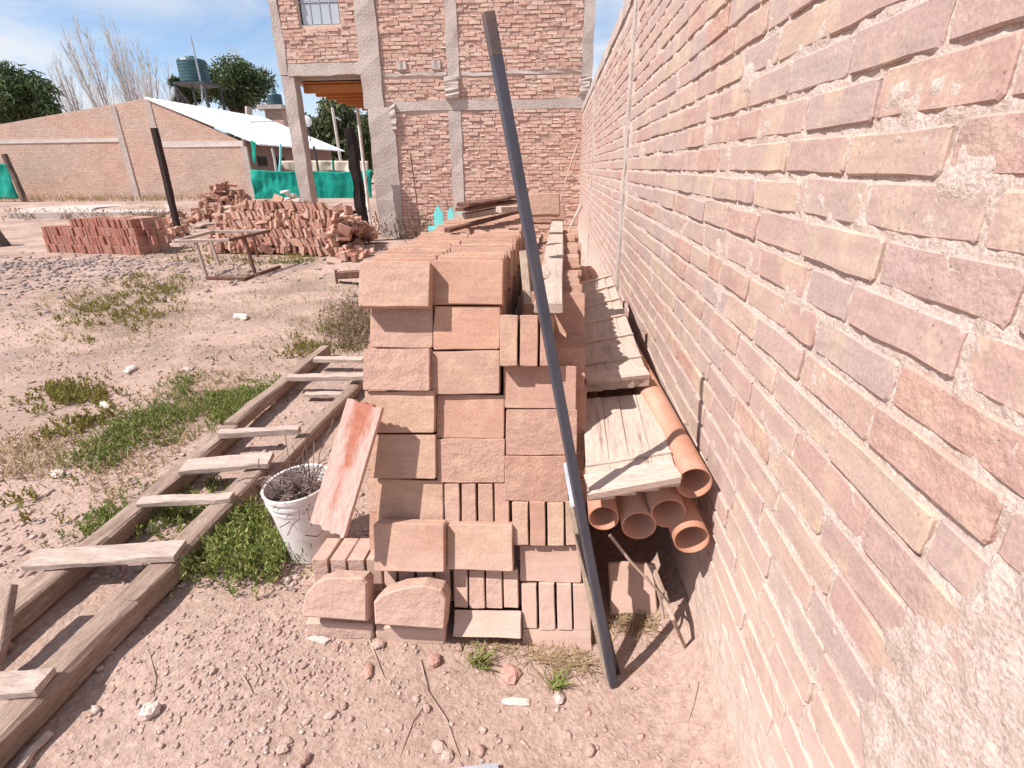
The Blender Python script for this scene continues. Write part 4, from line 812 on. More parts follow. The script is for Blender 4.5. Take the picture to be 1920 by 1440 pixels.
# ================================================================== CONCRETE POOL RIM
def ringpt(l): return [PZ(x, y, z) for x, y, z in l]
zr_ = .33; o4 = [PZ(12, 399, zr_), PZ(337, 397, zr_), PZ(309, 377, zr_), PZ(60, 389, zr_)]; cen = sum(o4) / 4
i4 = [PZ(170, 393.5, zr_), PZ(318, 392, zr_), PZ(303, 380.5, zr_), PZ(180, 389, zr_)]
b = MB(); dn_ = np.array((0, 0, .5)); V = o4 + i4 + [p - dn_ for p in o4] + [p - dn_ for p in i4]
b.add(V, [(k, (k + 1) % 4, 4 + (k + 1) % 4, 4 + k) for k in range(4)] + [(k + 8, (k + 1) % 4 + 8, (k + 1) % 4, k) for k in range(4)] + [(4 + k, 4 + (k + 1) % 4, 12 + (k + 1) % 4, 12 + k) for k in range(4)])
t = tag(b.build('pool_rim', M_CONC), 'low pale concrete rim of an empty pool in front of the long gabled house', 'pool'); 
# ================================================================== GABLED HOUSE
HY = 27.5
hs = thing('gabled_house', (-22, HY, .35), 'low brick house with a gable end and white metal roof at the back left', 'house')
gp = [(-36, .2), (-15.85, .2), (-15.85, 3.0), (-20.4, 5.02), (-28.7, 4.02), (-36, 3.1)]
b = MB(); b.add([(x, HY, z) for x, z in gp] + [(x, HY + .25, z) for x, z in gp], [tuple(range(6)), tuple(range(6, 12))[::-1]] + [((j + 1) % 6, j, j + 6, (j + 1) % 6 + 6) for j in range(6)]); b.build('gable_wall', M_HB, hs)
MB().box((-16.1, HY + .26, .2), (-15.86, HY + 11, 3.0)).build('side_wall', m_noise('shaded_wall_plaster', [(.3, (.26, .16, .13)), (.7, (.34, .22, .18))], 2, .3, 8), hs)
for x0, x1, z0, z1 in ((-20.2, -15.84, 2.82, 3.08), (-36, -22.4, 3.12, 3.3)): MB().box((x0, HY - .03, z0), (x1, HY + .1, z1), .012).build('concrete_beam', M_CONCP, hs)
for x0, x1, z0, z1 in ((-22.45, -22.15, .2, 4.72), (-20.55, -20.25, 3.3, 4.9), (-15.98, -15.7, .2, 2.81)): MB().box((x0, HY - .04, z0), (x1, HY + .1, z1), .012).build('concrete_column', M_CONC, hs)
rf = MB(); y0, y1 = HY - .06, HY + 11.4; n = 46
vs = []
for i in range(n + 1):
    y = y0 + (y1 - y0) * i / n; dz = .02 * (i % 2)
    vs += [(-20.45, y, 5.10 + dz), (-15.0, y, 2.92 + dz), (-15.0, y, 2.86), (-20.45, y, 5.02)]
fs2 = []
for i in range(n):
    a = i * 4
    for j in range(4): fs2.append((a + j, a + (j + 1) % 4, a + 4 + (j + 1) % 4, a + 4 + j))
fs2 += [(3, 2, 1, 0), (n * 4, n * 4 + 1, n * 4 + 2, n * 4 + 3)]
rf.add(vs, [f[::-1] for f in fs2]); roof = rf.build('roof', M_ROOF, hs)
MB().box((-18.6, 33.5, 4.38), (-17.2, 33.7, 4.46)).build('roof_ridge_strip', M_GALV, roof)
rf = MB(); rf.add([(-20.45, y0 + .3, 5.09), (-36, y0 + .3, 3.18), (-36, y1, 3.18), (-20.45, y1, 5.09), (-20.45, y0 + .3, 5.03), (-36, y0 + .3, 3.12), (-36, y1, 3.12), (-20.45, y1, 5.03)], [(0, 3, 2, 1), (4, 5, 6, 7), (0, 1, 5, 4), (2, 3, 7, 6)]); rf.build('roof', M_CONC, hs)
for y in (28.6, 30.6, 33.4): w = MB().box((-15.86, y, 1.9), (-15.80, y + .9, 2.4)).build('window', M_DARKM, hs); MB().box((-15.80, y + .06, 1.95), (-15.785, y + .84, 2.35)).build('pane', M_DARKIN, w)
MB().tube([PY(466, 200, 41)] + [PY(467, 225, 41)], .25, 8).build('chimney_pipe', M_CONC, hs)
# ================================================================== NETS, TARP, POSTS
def sheet(name, pts_top, pts_bot, Y_, mat, label, cat, nx_=90, nz_=20, amp=.16):
    xs = np.linspace(0, 1, nx_); tx = np.interp(xs, np.linspace(0, 1, len(pts_top)), [p[0] for p in pts_top]); tz = np.interp(xs, np.linspace(0, 1, len(pts_top)), [p[1] for p in pts_top]); bx = np.interp(xs, np.linspace(0, 1, len(pts_bot)), [p[0] for p in pts_bot]); bz = np.interp(xs, np.linspace(0, 1, len(pts_bot)), [p[1] for p in pts_bot])
    V = []
    for k in range(nz_):
        s = k / (nz_ - 1); x = tx * (1 - s) + bx * s; z = tz * (1 - s) + bz * s; V.append(np.stack([x, Y_ + amp * (fbm(x * 1.1, z * 0.8 + 5, 3, 91) + .25 * fbm(x * 5, z * 1.5, 2, 95)) * 1.5, z], -1))
    V = np.array(V).reshape(-1, 3); id_ = np.arange(nx_ * nz_).reshape(nz_, nx_); fq = np.stack([id_[:-1, :-1], id_[1:, :-1], id_[1:, 1:], id_[:-1, 1:]], -1).reshape(-1, 4)
    o = npmesh(name, V, fq, mat, None, True); so = o.modifiers.new('thick', 'SOLIDIFY'); so.thickness = .01; return tag(o, label, cat)
q = lambda x, y, Y_: (PY(x, y, Y_)[0], PY(x, y, Y_)[2])
sheet('shade_net', [q(469, 318, 27), q(500, 320, 27), q(530, 322, 27), q(575, 320, 27), q(640, 323, 27), q(696, 318, 27)], [q(477, 373, 27), q(520, 374, 27), q(600, 374, 27), q(697, 376, 27)], 27.0, M_NET, 'green shade net stretched low across the back of the porch', 'net')
sheet('shade_net', [q(-60, 304, 25.5), q(12, 307, 25.5)], [q(-50, 373, 25.5), q(38, 372, 25.5)], 25.5, M_NET, 'green shade net at the left edge beside a leaning post', 'net', 20)
sheet('cream_tarp', [q(524, 302, 28.3), q(570, 301, 28.3), q(690, 302, 28.3)], [q(535, 318, 28.3), q(585, 326, 28.3), q(620, 320, 28.3), q(690, 328, 28.3)], 28.3, M_TARP, 'cream tarpaulin band hanging above the green net behind the porch', 'tarpaulin', 60, 8, .12)
sheet('shade_net', [q(471, 262, 27.2), q(482, 268, 27.2)], [q(474, 300, 27.2), q(481, 310, 27.2)], 27.2, M_NET, 'scrap of green net hanging at the corner of the gabled house', 'net', 8)
a, b_ = PY(46, 374, 25.3), PY(8, 289, 25.3); tag(MB().beam((a[0], 25.3, .3), b_, .2, .2, up=(0, 1, 0), seg=5, jit=.02).build('net_post', M_TRUNK), 'leaning wooden post holding the green net at the left edge', 'post')
for x0, y0, x1, y1, mt, lab in ((526, 270, 524, 325, M_TEAL, 'green wrapped post above the net left of the porch column'), (510, 278, 518, 322, M_BARE, 'thin pale stake above the net left of the porch column'), (588, 274, 597, 322, M_DARKM, 'thin dark stake above the net right of the porch column'), (624, 300, 628, 372, M_NET, 'green post of the net seen inside the porch')):
    tag(MB().tube([PY(x1, y1, 27.15), PY((x0 + x1) / 2 + 1, (y0 + y1) / 2, 27.15), PY(x0, y0, 27.15)], .055, 6).build('net_post', mt), lab, 'post')
# stump at the left edge
p = PG(2, 462); tag(MB().tube([p + np.array((-.05, 0, -.05)), p + np.array((-.05, 0, .2)), p + np.array((-.12, 0, .55))], [.26, .17, .13], 9).build('tree_stump', M_TRUNK), 'dark tree stump cut by the left edge of the picture', 'stump')
# ================================================================== WATER TANKS, MAST, DISH
def tank(cx_, Y_, ytop, ybot, wpx, yfoot, label, stand=True):
    c = PY(cx_, ybot, Y_); tp_ = PY(cx_, ytop, Y_); h_ = tp_[2] - c[2]; r_ = abs(PY(cx_ + wpx / 2, ybot, Y_)[0] - c[0]); t = thing('water_tank', (c[0], Y_, c[2]), label, 'water tank', 'green water tanks')
    pr = [(0, 0), (r_ * .94, 0), (r_ * .97, .04)]
    for k in range(6): pr += [(r_, h_ * (.05 + .12 * k)), (r_, h_ * (.13 + .12 * k)), (r_ * .97, h_ * (.145 + .12 * k))]
    pr += [(r_, h_ * .80), (r_ * .92, h_ * .88), (r_ * .45, h_ * .95), (r_ * .42, h_ * .96)]
    MB().lathe(c, pr, 28).build('tank_body', M_TANK, t, smooth=False); MB().lathe(c + np.array((0, 0, h_ * .95)), [(0, .1), (r_ * .36, .09), (r_ * .4, 0)], 20).build('lid', M_TANK, t)
    return c, r_, h_
c, r_, h_ = tank(368, 41, 106, 157, 48, 200, 'large dark green water tank on a tall black steel stand behind the roof')
t = thing('tank_stand', (c[0], c[1], .3), 'black steel stand carrying the large water tank behind the roof', 'stand')
MB().box((c[0] - r_ * 1.1, 41 - r_ * 1.1, c[2] - .16), (c[0] + r_ * 1.3, 41 + r_ * 1.1, c[2] - .004)).build('platform', M_DARKM, t)
for sx_ in (-1, 1.2):
    for sy_ in (-1, 1): MB().beam((c[0] + sx_ * r_, 41 + sy_ * r_, .2), (c[0] + sx_ * r_, 41 + sy_ * r_, c[2] - .16), .14, .14, up=(0, 1, 0)).build('leg', M_DARKM, t)
MB().beam((c[0] - r_, 41 - r_, c[2] - .2), (c[0] + .2, 41 - r_, c[2] - 2), .1, .1).build('brace', M_DARKM, t)
tag(MB().tube([PY(358, 70, 40.2), PY(377, 157, 40.2), PY(380, 192, 40.2)], .06, 6).build('antenna_mast', M_GALV), 'thin mast slanting up in front of the large water tank', 'mast')
c2, r2, h2 = tank(517, 44, 174, 198, 25, 215, 'small green water tank on a brick tower left of the porch column')
t = thing('brick_tower', (c2[0], 44, .3), 'squat brick tower under the small water tank', 'tower'); MB().box((c2[0] - r2 * 1.3, 44 - r2, .2), (c2[0] + r2 * 1.3, 44 + r2, c2[2] - .3)).build('shaft', M_HB, t); MB().box((c2[0] - r2 * 2.1, 44 - r2 * 1.5, c2[2] - .298), (c2[0] + r2 * 1.6, 44 + r2 * 1.5, c2[2] - .01)).build('slab', M_CONC, t)
a = PY(623, 202, 45); t = thing('utility_pole', (a[0], 45, .3), 'slim pale utility pole with a small arm seen through the porch', 'utility pole'); MB().tube([(a[0] + .2, 45, .2), a], .12, 8).build('shaft', M_CONCP, t); MB().beam(a + np.array((0, 0, -.6)), a + np.array((.6, 0, -.9)), .1, .1).build('arm', M_GALV, t)
a = PY(574, 227, 36); t = thing('satellite_dish', (a[0], 36, a[2] - .6), 'round pale satellite dish above the white roof beside the porch column', 'satellite dish'); MB().lathe(a, [(0, .1), (.2, .08), (.36, 0), (.36, -.02), (.2, .06), (0, .08)], 20, (.5, -.8, .35)).build('reflector', M_WHITEP, t); MB().tube([a + np.array((0, .1, 0)), a + np.array((.05, .15, -1.2))], .03, 6).build('bracket', M_DARKM, t)
# ================================================================== TREES
def quads(C, D, U, ln, wd):
    """leaf quads: centres, directions, side vectors"""
    n = len(C); a = C - U * wd[:, None]; b_ = C + U * wd[:, None]; c = C + D * ln[:, None] + U * wd[:, None] * .6; d = C + D * ln[:, None] - U * wd[:, None] * .6
    return np.stack([a, b_, c, d], 1).reshape(-1, 3), np.arange(4 * n).reshape(n, 4)
def rdir(n):
    v = rng.normal(0, 1, (n, 3)); return v / np.linalg.norm(v, axis=1)[:, None]
def crown_tree(name, px, ytop, Y_, wpx, ybot, mat, label, nlobe, leaf, droop=0.0, n=9000, group='leafy trees beyond the house'):
    tp = PY(px, ytop, Y_); bt = PY(px, ybot, Y_); rx = abs(PY(px + wpx / 2, ybot, Y_)[0] - PY(px, ybot, Y_)[0]); hz = (tp[2] - bt[2]) / 2; cz = (tp[2] + bt[2]) / 2
    t = thing(name, (tp[0], Y_, .3), label, 'tree', group); m = MB(); m.tube([(tp[0], Y_, .2), (tp[0] + .2, Y_, cz * .6), (tp[0], Y_, cz)], [.4, .3, .15], 8)
    cs = []
    for i in range(nlobe):
        d = rdir(1)[0]; k = rnd.uniform(.35, .82); c = np.array((tp[0] + d[0] * rx * k, Y_ + d[1] * rx * k, cz + d[2] * hz * k)); cs.append((c, rnd.uniform(.22, .42) * rx)); m.tube([(tp[0], Y_, cz * .6), (np.array((tp[0], Y_, cz * .8)) + c) / 2, c], [.14, .08, .04], 5)
    m.build('trunk', M_TRUNK, t)
    wts = np.array([c[1] ** 2 for c in cs]); pick = rng.choice(len(cs), n, p=wts / wts.sum()); d = rdir(n); rr = rng.random(n) ** .45
    P = np.array([cs[i][0] for i in pick]) + d * (rr * np.array([cs[i][1] for i in pick]))[:, None] * np.array((1, 1, .8)); D_ = rdir(n); D_[:, 2] -= droop; D_ /= np.linalg.norm(D_, axis=1)[:, None]; U_ = np.cross(D_, rdir(n)); U_ /= np.linalg.norm(U_, axis=1)[:, None]
    V, Q = quads(P, D_, U_, rng.uniform(.6, 1.4, n) * leaf * (1 + droop), rng.uniform(.3, .6, n) * leaf * (.5 if droop else 1)); npmesh('crown', V, Q, mat, t); return t
crown_tree('dark_tree', 12, 112, 46, 135, 262, M_CROWN, 'dark rounded evergreen tree at the left edge above the house wall', 34, .24, .8, 8000)
crown_tree('dark_tree', 432, 116, 52, 140, 215, M_CROWN, 'dark green tree behind the large water tank', 36, .24, .4, 8000); crown_tree('dark_tree', 342, 140, 54, 60, 205, M_CROWN, 'smaller dark green tree left of the large water tank', 14, .26, .2, 3200)
crown_tree('willow_tree', 632, 175, 55, 165, 330, M_WILLOW, 'drooping greyish green tree seen through the open porch', 30, .38, 1.0, 11000); crown_tree('willow_tree', 700, 205, 50, 90, 320, M_CROWN, 'dark tree behind the middle concrete column of the porch', 16, .32, .4, 5000)
def bare_tree(name, xb, yb, tips, Y_, label, nb=26, seed=0):
    r = random.Random(seed); base_ = PY(xb, yb, Y_); base_[2] = .3; t = thing(name, base_, label, 'tree', 'bare poplars beyond the house'); m = MB(); tw = MB(); n_ = 0
    for (xt, yt) in list(tips) + [(a_ + r.uniform(-18, 18), b_ + r.uniform(12, 45)) for a_, b_ in tips]:
        tip = PY(xt, yt, Y_ + r.uniform(-1.5, 1.5)); st = base_.copy(); mid = st + (tip - st) * .45 + np.array((0, 0, .6)); pts = [st + (mid - st) * k for k in (0, .33, .66, 1)] + [mid + (tip - mid) * k + np.array((r.uniform(-.12, .12), 0, 0)) for k in (.25, .5, .75, 1)]
        m.tube(pts, [.11, .10, .09, .075, .06, .045, .03, .01], 5)
        for i in range(nb):
            k = r.uniform(.28, .97); f = k * (len(pts) - 1); j = int(f); p = pts[j] + (pts[min(j + 1, 7)] - pts[j]) * (f - j); L_ = (1.05 - k) * r.uniform(1.6, 4.2) + .5; a = r.uniform(0, 6.28); dv = np.array((math.cos(a) * .42, math.sin(a) * .42, 1)); q1 = p + dv * L_ * .5; q2 = q1 + (dv + np.array((0, 0, .5))) * L_ * .42
            tw.tube([p, q1, q2], [.020, .012, .004], 3, False)
            for s in range(8):
                kk = r.uniform(.2, 1); b0 = p + (q1 - p) * kk if s < 2 else q1 + (q2 - q1) * kk; a2 = r.uniform(0, 6.28); tw.tube([b0, b0 + np.array((math.cos(a2) * .4, math.sin(a2) * .4, .9)) * L_ * r.uniform(.15, .34)], [.009, .003], 3, False)
    m.build('trunk', M_BARE, t); tw.build('crown', M_BARE, t); return t
bare_tree('poplar_tree', 205, 195, [(135, 28), (160, 60), (118, 60)], 50, 'tallest bare poplar in the middle of the leafless group', 30, 1)
bare_tree('poplar_tree', 243, 190, [(188, 20), (212, 42), (232, 70)], 51, 'bare poplar with the highest twigs right of the tallest one', 30, 2)
bare_tree('poplar_tree', 142, 205, [(96, 95), (112, 110), (130, 140)], 52, 'thin bare poplar at the left end of the leafless group', 18, 3)
bare_tree('poplar_tree', 262, 190, [(255, 72), (275, 95), (292, 110)], 49, 'bare poplar with tan twigs at the right of the leafless group', 24, 4)
bare_tree('poplar_tree', 308, 190, [(312, 110), (326, 135)], 53, 'short bare poplar just left of the smaller dark tree', 14, 5)
bare_tree('poplar_tree', 440, 200, [(430, 82), (445, 95), (455, 108)], 62, 'bare poplar tips rising behind the dark green tree', 22, 6)
for i in range(9): crown_tree('distant_tree', -40 + i * 95, 246 + 10 * math.sin(i * 2.1), 95 + 6 * (i % 3), 110, 315, M_CROWN, 'low far dark tree on the horizon behind the houses', 12, .5, 0, 1800, 'far trees on the horizon')
# ================================================================== STONES
def ico(): 
    t_ = (1 + 5 ** .5) / 2; v = np.array([(-1, t_, 0), (1, t_, 0), (-1, -t_, 0), (1, -t_, 0), (0, -1, t_), (0, 1, t_), (0, -1, -t_), (0, 1, -t_), (t_, 0, -1), (t_, 0, 1), (-t_, 0, -1), (-t_, 0, 1)], float) / 1.9
    return v, np.array([(0, 11, 5), (0, 5, 1), (0, 1, 7), (0, 7, 10), (0, 10, 11), (1, 5, 9), (5, 11, 4), (11, 10, 2), (10, 7, 6), (7, 1, 8), (3, 9, 4), (3, 4, 2), (3, 2, 6), (3, 6, 8), (3, 8, 9), (4, 9, 5), (2, 4, 11), (6, 2, 10), (8, 6, 7), (9, 8, 1)])
IV, IF = ico()
def pebbles(n, fn, smin, smax, name, label, mat=M_STONE, pw=3.0):
    P = np.array([fn() for _ in range(n)]); s = smin + (smax - smin) * rng.random(n) ** pw; V = IV[None] * (1 + rng.uniform(-.42, .42, (n, 12, 1))) + rng.uniform(-.12, .12, (n, 12, 3)); V = V * np.stack([rng.uniform(.7, 1.4, n), rng.uniform(.6, 1.1, n), rng.uniform(.4, .85, n)], -1)[:, None, :]
    a = rng.uniform(0, 6.28, n); ca, sa = np.cos(a), np.sin(a); x = V[..., 0] * ca[:, None] - V[..., 1] * sa[:, None]; y = V[..., 0] * sa[:, None] + V[..., 1] * ca[:, None]; V = np.stack([x, y, V[..., 2]], -1) * s[:, None, None]
    z = ground(P[:, 0], P[:, 1]) + s * .15; V = V + np.stack([P[:, 0], P[:, 1], z], -1)[:, None, :]
    npmesh(name, V.reshape(-1, 3), (IF[None] + 12 * np.arange(n)[:, None, None]).reshape(-1, 3), mat, None, False, label=label, cat='gravel', kind='stuff')
def near_pt():
    while True:
        x, y = rnd.uniform(-1.75, .5), rnd.uniform(.62, 1.8)
        if vn(x * 2.2, y * 2.2, 5) + rnd.uniform(-.7, .7) > -.1: return x, y
def drift():
    return rnd.gauss(-1.05, .25), rnd.gauss(1.25, .22)
pebbles(2400, near_pt, .0018, .010, 'small_gravel', 'scattered small gravel over the pink dirt in front of the stack', pw=4.0)
pebbles(1200, drift, .0025, .010, 'gravel_drift', 'drift of coarser pebbles between the ladder and the broken bricks', pw=2.0)
def midpt():
    y = 1.6 + 8 * rnd.random() ** 1.5; return rnd.uniform(-1.2 - y * 1.05, -.75 if y < 6.5 else -.2), y
pebbles(9000, midpt, .003, .02, 'stony_dirt', 'stony litter over the dirt of the yard left of the stack', pw=4.0)
def gpile(): return rnd.gauss(-9.2, 2.2), rnd.gauss(8.5, 1.1)
pebbles(2600, gpile, .010, .05, 'grey_gravel_heap', 'low heap of greyish gravel in front of the neat brick pile', m_brick('grey_gravel', [(.26, .20, .18), (.36, .285, .26), (.31, .24, .22)], (.40, .33, .3), (.22, .17, .155), island=True), pw=2.4)
pebbles(110, near_pt, .008, .02, 'dirt_clods', 'crumbly clods and brick bits on the dirt in front of the stack', pw=2.6)
def stone_mesh(seed):
    r = np.random.default_rng(seed); n = 10; lay = []; 
    for z, k in ((-.35, .85), (.05, 1.0), (.32, .8), (.45, .45)):
        a = np.linspace(0, 6.283, n, endpoint=False) + r.uniform(-.12, .12, n); rad = k * (1 + r.uniform(-.22, .22, n)) * .5; lay += [(math.cos(t_) * q_, math.sin(t_) * q_ * .8, z * .7 + r.uniform(-.05, .05)) for t_, q_ in zip(a, rad)]
    fs3 = [tuple(range(n))[::-1], tuple(3 * n + j for j in range(n))] + [(k * n + j, k * n + (j + 1) % n, (k + 1) * n + (j + 1) % n, (k + 1) * n + j) for k in range(3) for j in range(n)]
    me = bpy.data.meshes.new('stone'); me.from_pydata(lay, [], fs3); me.materials.append(M_STONEO); me.update(); return me
SM = [stone_mesh(i) for i in range(7)]
def stone(px, py, s, sc, label, name='stone', k=0, rz=0.0, group=None, mat=None):
    p = PG(px, py); me = SM[k % 7]
    o = place(name, me, (p[0], p[1], p[2] + s * sc[2] * .18), (math.cos(rz), math.sin(rz), 0), (-math.sin(rz), math.cos(rz), .1), None, (s * sc[0], s * sc[1], s * sc[2]), label=label, cat='stone', group=group)
    if mat: o.material_slots[0].link = 'OBJECT'; o.material_slots[0].material = mat
    return o
M_PALES = m_brick('pale_stone', [(.64, .52, .46), (.70, .58, .52)], (.72, .62, .56), (.55, .43, .38))
M_REDS = m_brick('brick_chunk', [(.50, .28, .22), (.56, .33, .27)], (.6, .42, .36), (.42, .24, .2))
stone(283, 1338, .068, (.9, 1.0, 1.0), 'pale upright stone casting a dark shadow at the lower left', 'stone', 0, .6, None, M_PALES)
stone(709, 1212, .05, (1, .9, .9), 'rounded pinkish stone on the dirt below the round topped broken brick', 'stone', 1, .3)
stone(815, 1242, .065, (.8, 1, .8), 'reddish brick chunk on the dirt below the middle column', 'brick_chunk', 2, 1.0, None, M_REDS)
stone(957, 1268, .07, (1, 1.3, .8), 'largest pinkish brick chunk lying between the two small grass tufts', 'brick_chunk', 3, 1.4, None, M_REDS)
stone(1048, 1312, .042, (.9, 1.1, 1.1), 'small upright block just below the right grass tuft', 'stone', 4, .2, None, M_PALES)
stone(966, 1318, .09, (1.1, .45, .3), 'flat white flake of plaster below the largest brick chunk', 'plaster_flake', 5, .05, None, M_PALES)
stone(598, 1201, .085, (1.1, .4, .3), 'thin white flake leaning on the flat brick at the lower left of the stack', 'plaster_flake', 6, -.05, None, M_PALES)
stone(690, 1262, .065, (.5, 1.2, .6), 'narrow dark splinter of brick lying on the dirt left of centre', 'brick_chunk', 1, .3, None, M_REDS)
k = 0
for px_, py_, s in ((530, 1330, .03), (620, 1342, .04), (645, 1325, .03), (824, 1402, .05), (838, 1420, .042), (530, 1408, .036), (571, 1428, .045), (552, 1452, .05), (500, 1390, .028), (575, 1355, .026), (630, 1215, .035), (655, 1210, .03), (570, 1250, .028), (860, 1215, .035), (880, 1225, .03), (800, 1330, .032), (780, 1312, .03), (1020, 1330, .022), (1035, 1350, .02), (300, 1400, .026), (400, 1260, .03), (420, 1285, .03), (335, 1290, .03), (700, 1170, .02), (540, 1390, .03), (450, 1330, .03), (905, 1370, .026), (1100, 1330, .02), (860, 1440, .03), (730, 1280, .02), (980, 1225, .025), (1000, 1240, .02), (920, 1215, .025)):
    stone(px_, py_, s, (1, rnd.uniform(.7, 1.1), rnd.uniform(.6, .9)), 'small pinkish stone lying loose on the dirt in front of the stack', 'stone', k, rnd.uniform(0, 3), 'small stones on the dirt in front of the stack'); k += 1
for px_, py_, s, lab in ((297, 985, .12, 'pale flat stone among the weeds inside the ladder'), (247, 695, .14, 'pale stone on the dirt in front of the green weeds'), (452, 597, .22, 'flat pale stone on the bare track'), (108, 890, .1, 'small pale stone at the left near the dry grass'), (200, 762, .14, 'pale stone below the olive weed clump'), (470, 1012, .06, 'small white pebble by the weed beside the bucket'), (350, 695, .12, 'low pale stone above the green weeds')):
    stone(px_, py_, s, (1.2, .8, .5), lab, 'stone', k, rnd.uniform(0, 3), None, M_PALES); k += 1
a = PG(845, 1463, .012); b_ = PG(935, 1455, .02); tag(MB().beam(a, b_ , .05, .004, seg=2).build('metal_strip', M_GALV), 'grey metal strip just poking into the bottom edge', 'metal strip')
# twigs on the dirt
GT = 'thin dry twigs on the dirt'
for pts in ([(790, 1240), (800, 1300), (835, 1350), (862, 1420)], [(800, 1320), (775, 1350), (750, 1420)], [(1310, 1280), (1300, 1320), (1288, 1356)], [(482, 1245), (488, 1260), (476, 1290)], [(455, 1270), (468, 1290), (474, 1302)], [(690, 1190), (720, 1270), (740, 1300)], [(1000, 1250), (1040, 1262), (1085, 1255)], [(280, 1225), (290, 1270), (285, 1310)]):
    twig([PG(x, y, .006) for x, y in pts], .0028, 'thin dry twig lying on the dirt in front of the stack', 'dry_twig')['group'] = GT
# ================================================================== PLANTS
def inpoly(poly, n):
    P = np.array([PG(x, y)[:2] for x, y in poly]); lo, hi = P.min(0), P.max(0); out_ = []
    while len(out_) < n:
        q = rng.uniform(lo, hi, (n * 3, 2)); ins = np.zeros(len(q), bool); j = len(P) - 1
        for i in range(len(P)):
            cnd = ((P[i, 1] > q[:, 1]) != (P[j, 1] > q[:, 1])) & (q[:, 0] < (P[j, 0] - P[i, 0]) * (q[:, 1] - P[i, 1]) / (P[j, 1] - P[i, 1] + 1e-9) + P[i, 0]); ins ^= cnd; j = i
        out_ += list(q[ins])
    return np.array(out_[:n])
def herb(polys, name, mat, label, cat, h, leaf, k=9, clump=1.6, dens=.02, kind='stuff'):
    Vs, Qs, o = [], [], 0
    for poly, n in polys:
        P = inpoly(poly, int(n * .62)); P = P + rng.normal(0, 1, P.shape) * (.045 + .05 * np.minimum(P[:, 1:2], 8)) * (rng.random((len(P), 1)) ** 2); keep = fbm(P[:, 0] * clump * 2, P[:, 1] * clump * 2, 3, 61) * 1.3 + rng.uniform(-.3, .3, len(P)) > -dens; P = P[keep]; m = len(P)
        if not m: continue
        hh = h * (.45 + .75 * rng.random(m)) * (1 + .5 * fbm(P[:, 0] * 3, P[:, 1] * 3, 2, 66)); a = rng.uniform(0, 6.28, m); ln = rng.uniform(.1, .7, m)
        stem = np.stack([np.cos(a) * ln, np.sin(a) * ln, np.ones(m)], -1) * hh[:, None]; B = np.stack([P[:, 0], P[:, 1], ground(P[:, 0], P[:, 1])], -1)
        for q in range(k):
            f = (q + rng.random(m)) / k; C_ = B + stem * f[:, None] + rng.normal(0, .12, (m, 3)) * hh[:, None] * np.array((1, 1, .3)); D_ = rdir(m) + np.array((0, 0, .5)) + stem / np.linalg.norm(stem, axis=1)[:, None] * .9; D_ /= np.linalg.norm(D_, axis=1)[:, None]; U_ = np.cross(D_, rdir(m)); U_ /= np.linalg.norm(U_, axis=1)[:, None]
            V, Q = quads(C_, D_, U_, rng.uniform(.6, 1.4, m) * leaf, rng.uniform(.14, .3, m) * leaf); Vs.append(V); Qs.append(Q + o); o += len(V)
    return npmesh(name, np.concatenate(Vs), np.concatenate(Qs), mat, None, False, label=label, cat=cat, kind=kind)
def grass(polys, name, mat, label, h, w, lean=.7, dens=.1, cat='grass', kind='stuff', clump=1.6):
    Vs, Qs, o = [], [], 0
    for poly, n in polys:
        P = inpoly(poly, n); P = P + rng.normal(0, 1, P.shape) * (.02 + .03 * np.minimum(P[:, 1:2], 8)) * (rng.random((len(P), 1)) ** 2) * (clump > 1.2); keep = fbm(P[:, 0] * clump, P[:, 1] * clump, 3, 77) + rng.uniform(-.4, .4, len(P)) > -dens; P = P[keep]; m = len(P); a = rng.uniform(0, 6.28, m); ln = rng.uniform(.1, 1, m) * lean; hh = h * rng.uniform(.4, 1.2, m)
        B = np.stack([P[:, 0], P[:, 1], ground(P[:, 0], P[:, 1]) - .004], -1); d = np.stack([np.cos(a) * ln, np.sin(a) * ln, np.ones(m)], -1); s = np.stack([-np.sin(a), np.cos(a), np.zeros(m)], -1) * w; M_ = B + d * (hh * .55)[:, None]; T_ = B + d * hh[:, None] * np.array((1.35, 1.35, .92))
        V = np.stack([B - s, B + s, M_ + s * .8, M_ - s * .8, M_ - s * .8, M_ + s * .8, T_ + s * .1, T_ - s * .1], 1).reshape(-1, 3); Q = np.arange(8 * m).reshape(2 * m, 4); Vs.append(V); Qs.append(Q + o); o += len(V)
    return npmesh(name, np.concatenate(Vs), np.concatenate(Qs), mat, None, False, label=label, cat=cat, kind=kind)
herb([([(350, 800), (380, 735), (470, 705), (540, 698), (520, 730), (440, 795)], 1700), ([(120, 875), (200, 810), (280, 765), (350, 750), (360, 800), (270, 860), (180, 890)], 1700), ([(300, 925), (330, 885), (440, 878), (430, 915)], 520), ([(340, 985), (150, 1010), (180, 965), (420, 935), (400, 965)], 600), ([(560, 650), (600, 615), (690, 600), (690, 660)], 900), ([(500, 500), (520, 485), (600, 485), (600, 500)], 500), ([(300, 750), (330, 715), (450, 712), (440, 740)], 500)], 'green_weeds', M_GREEN, 'bright green low weeds growing beside and through the ladder', 'weeds', .055, .015, 16)
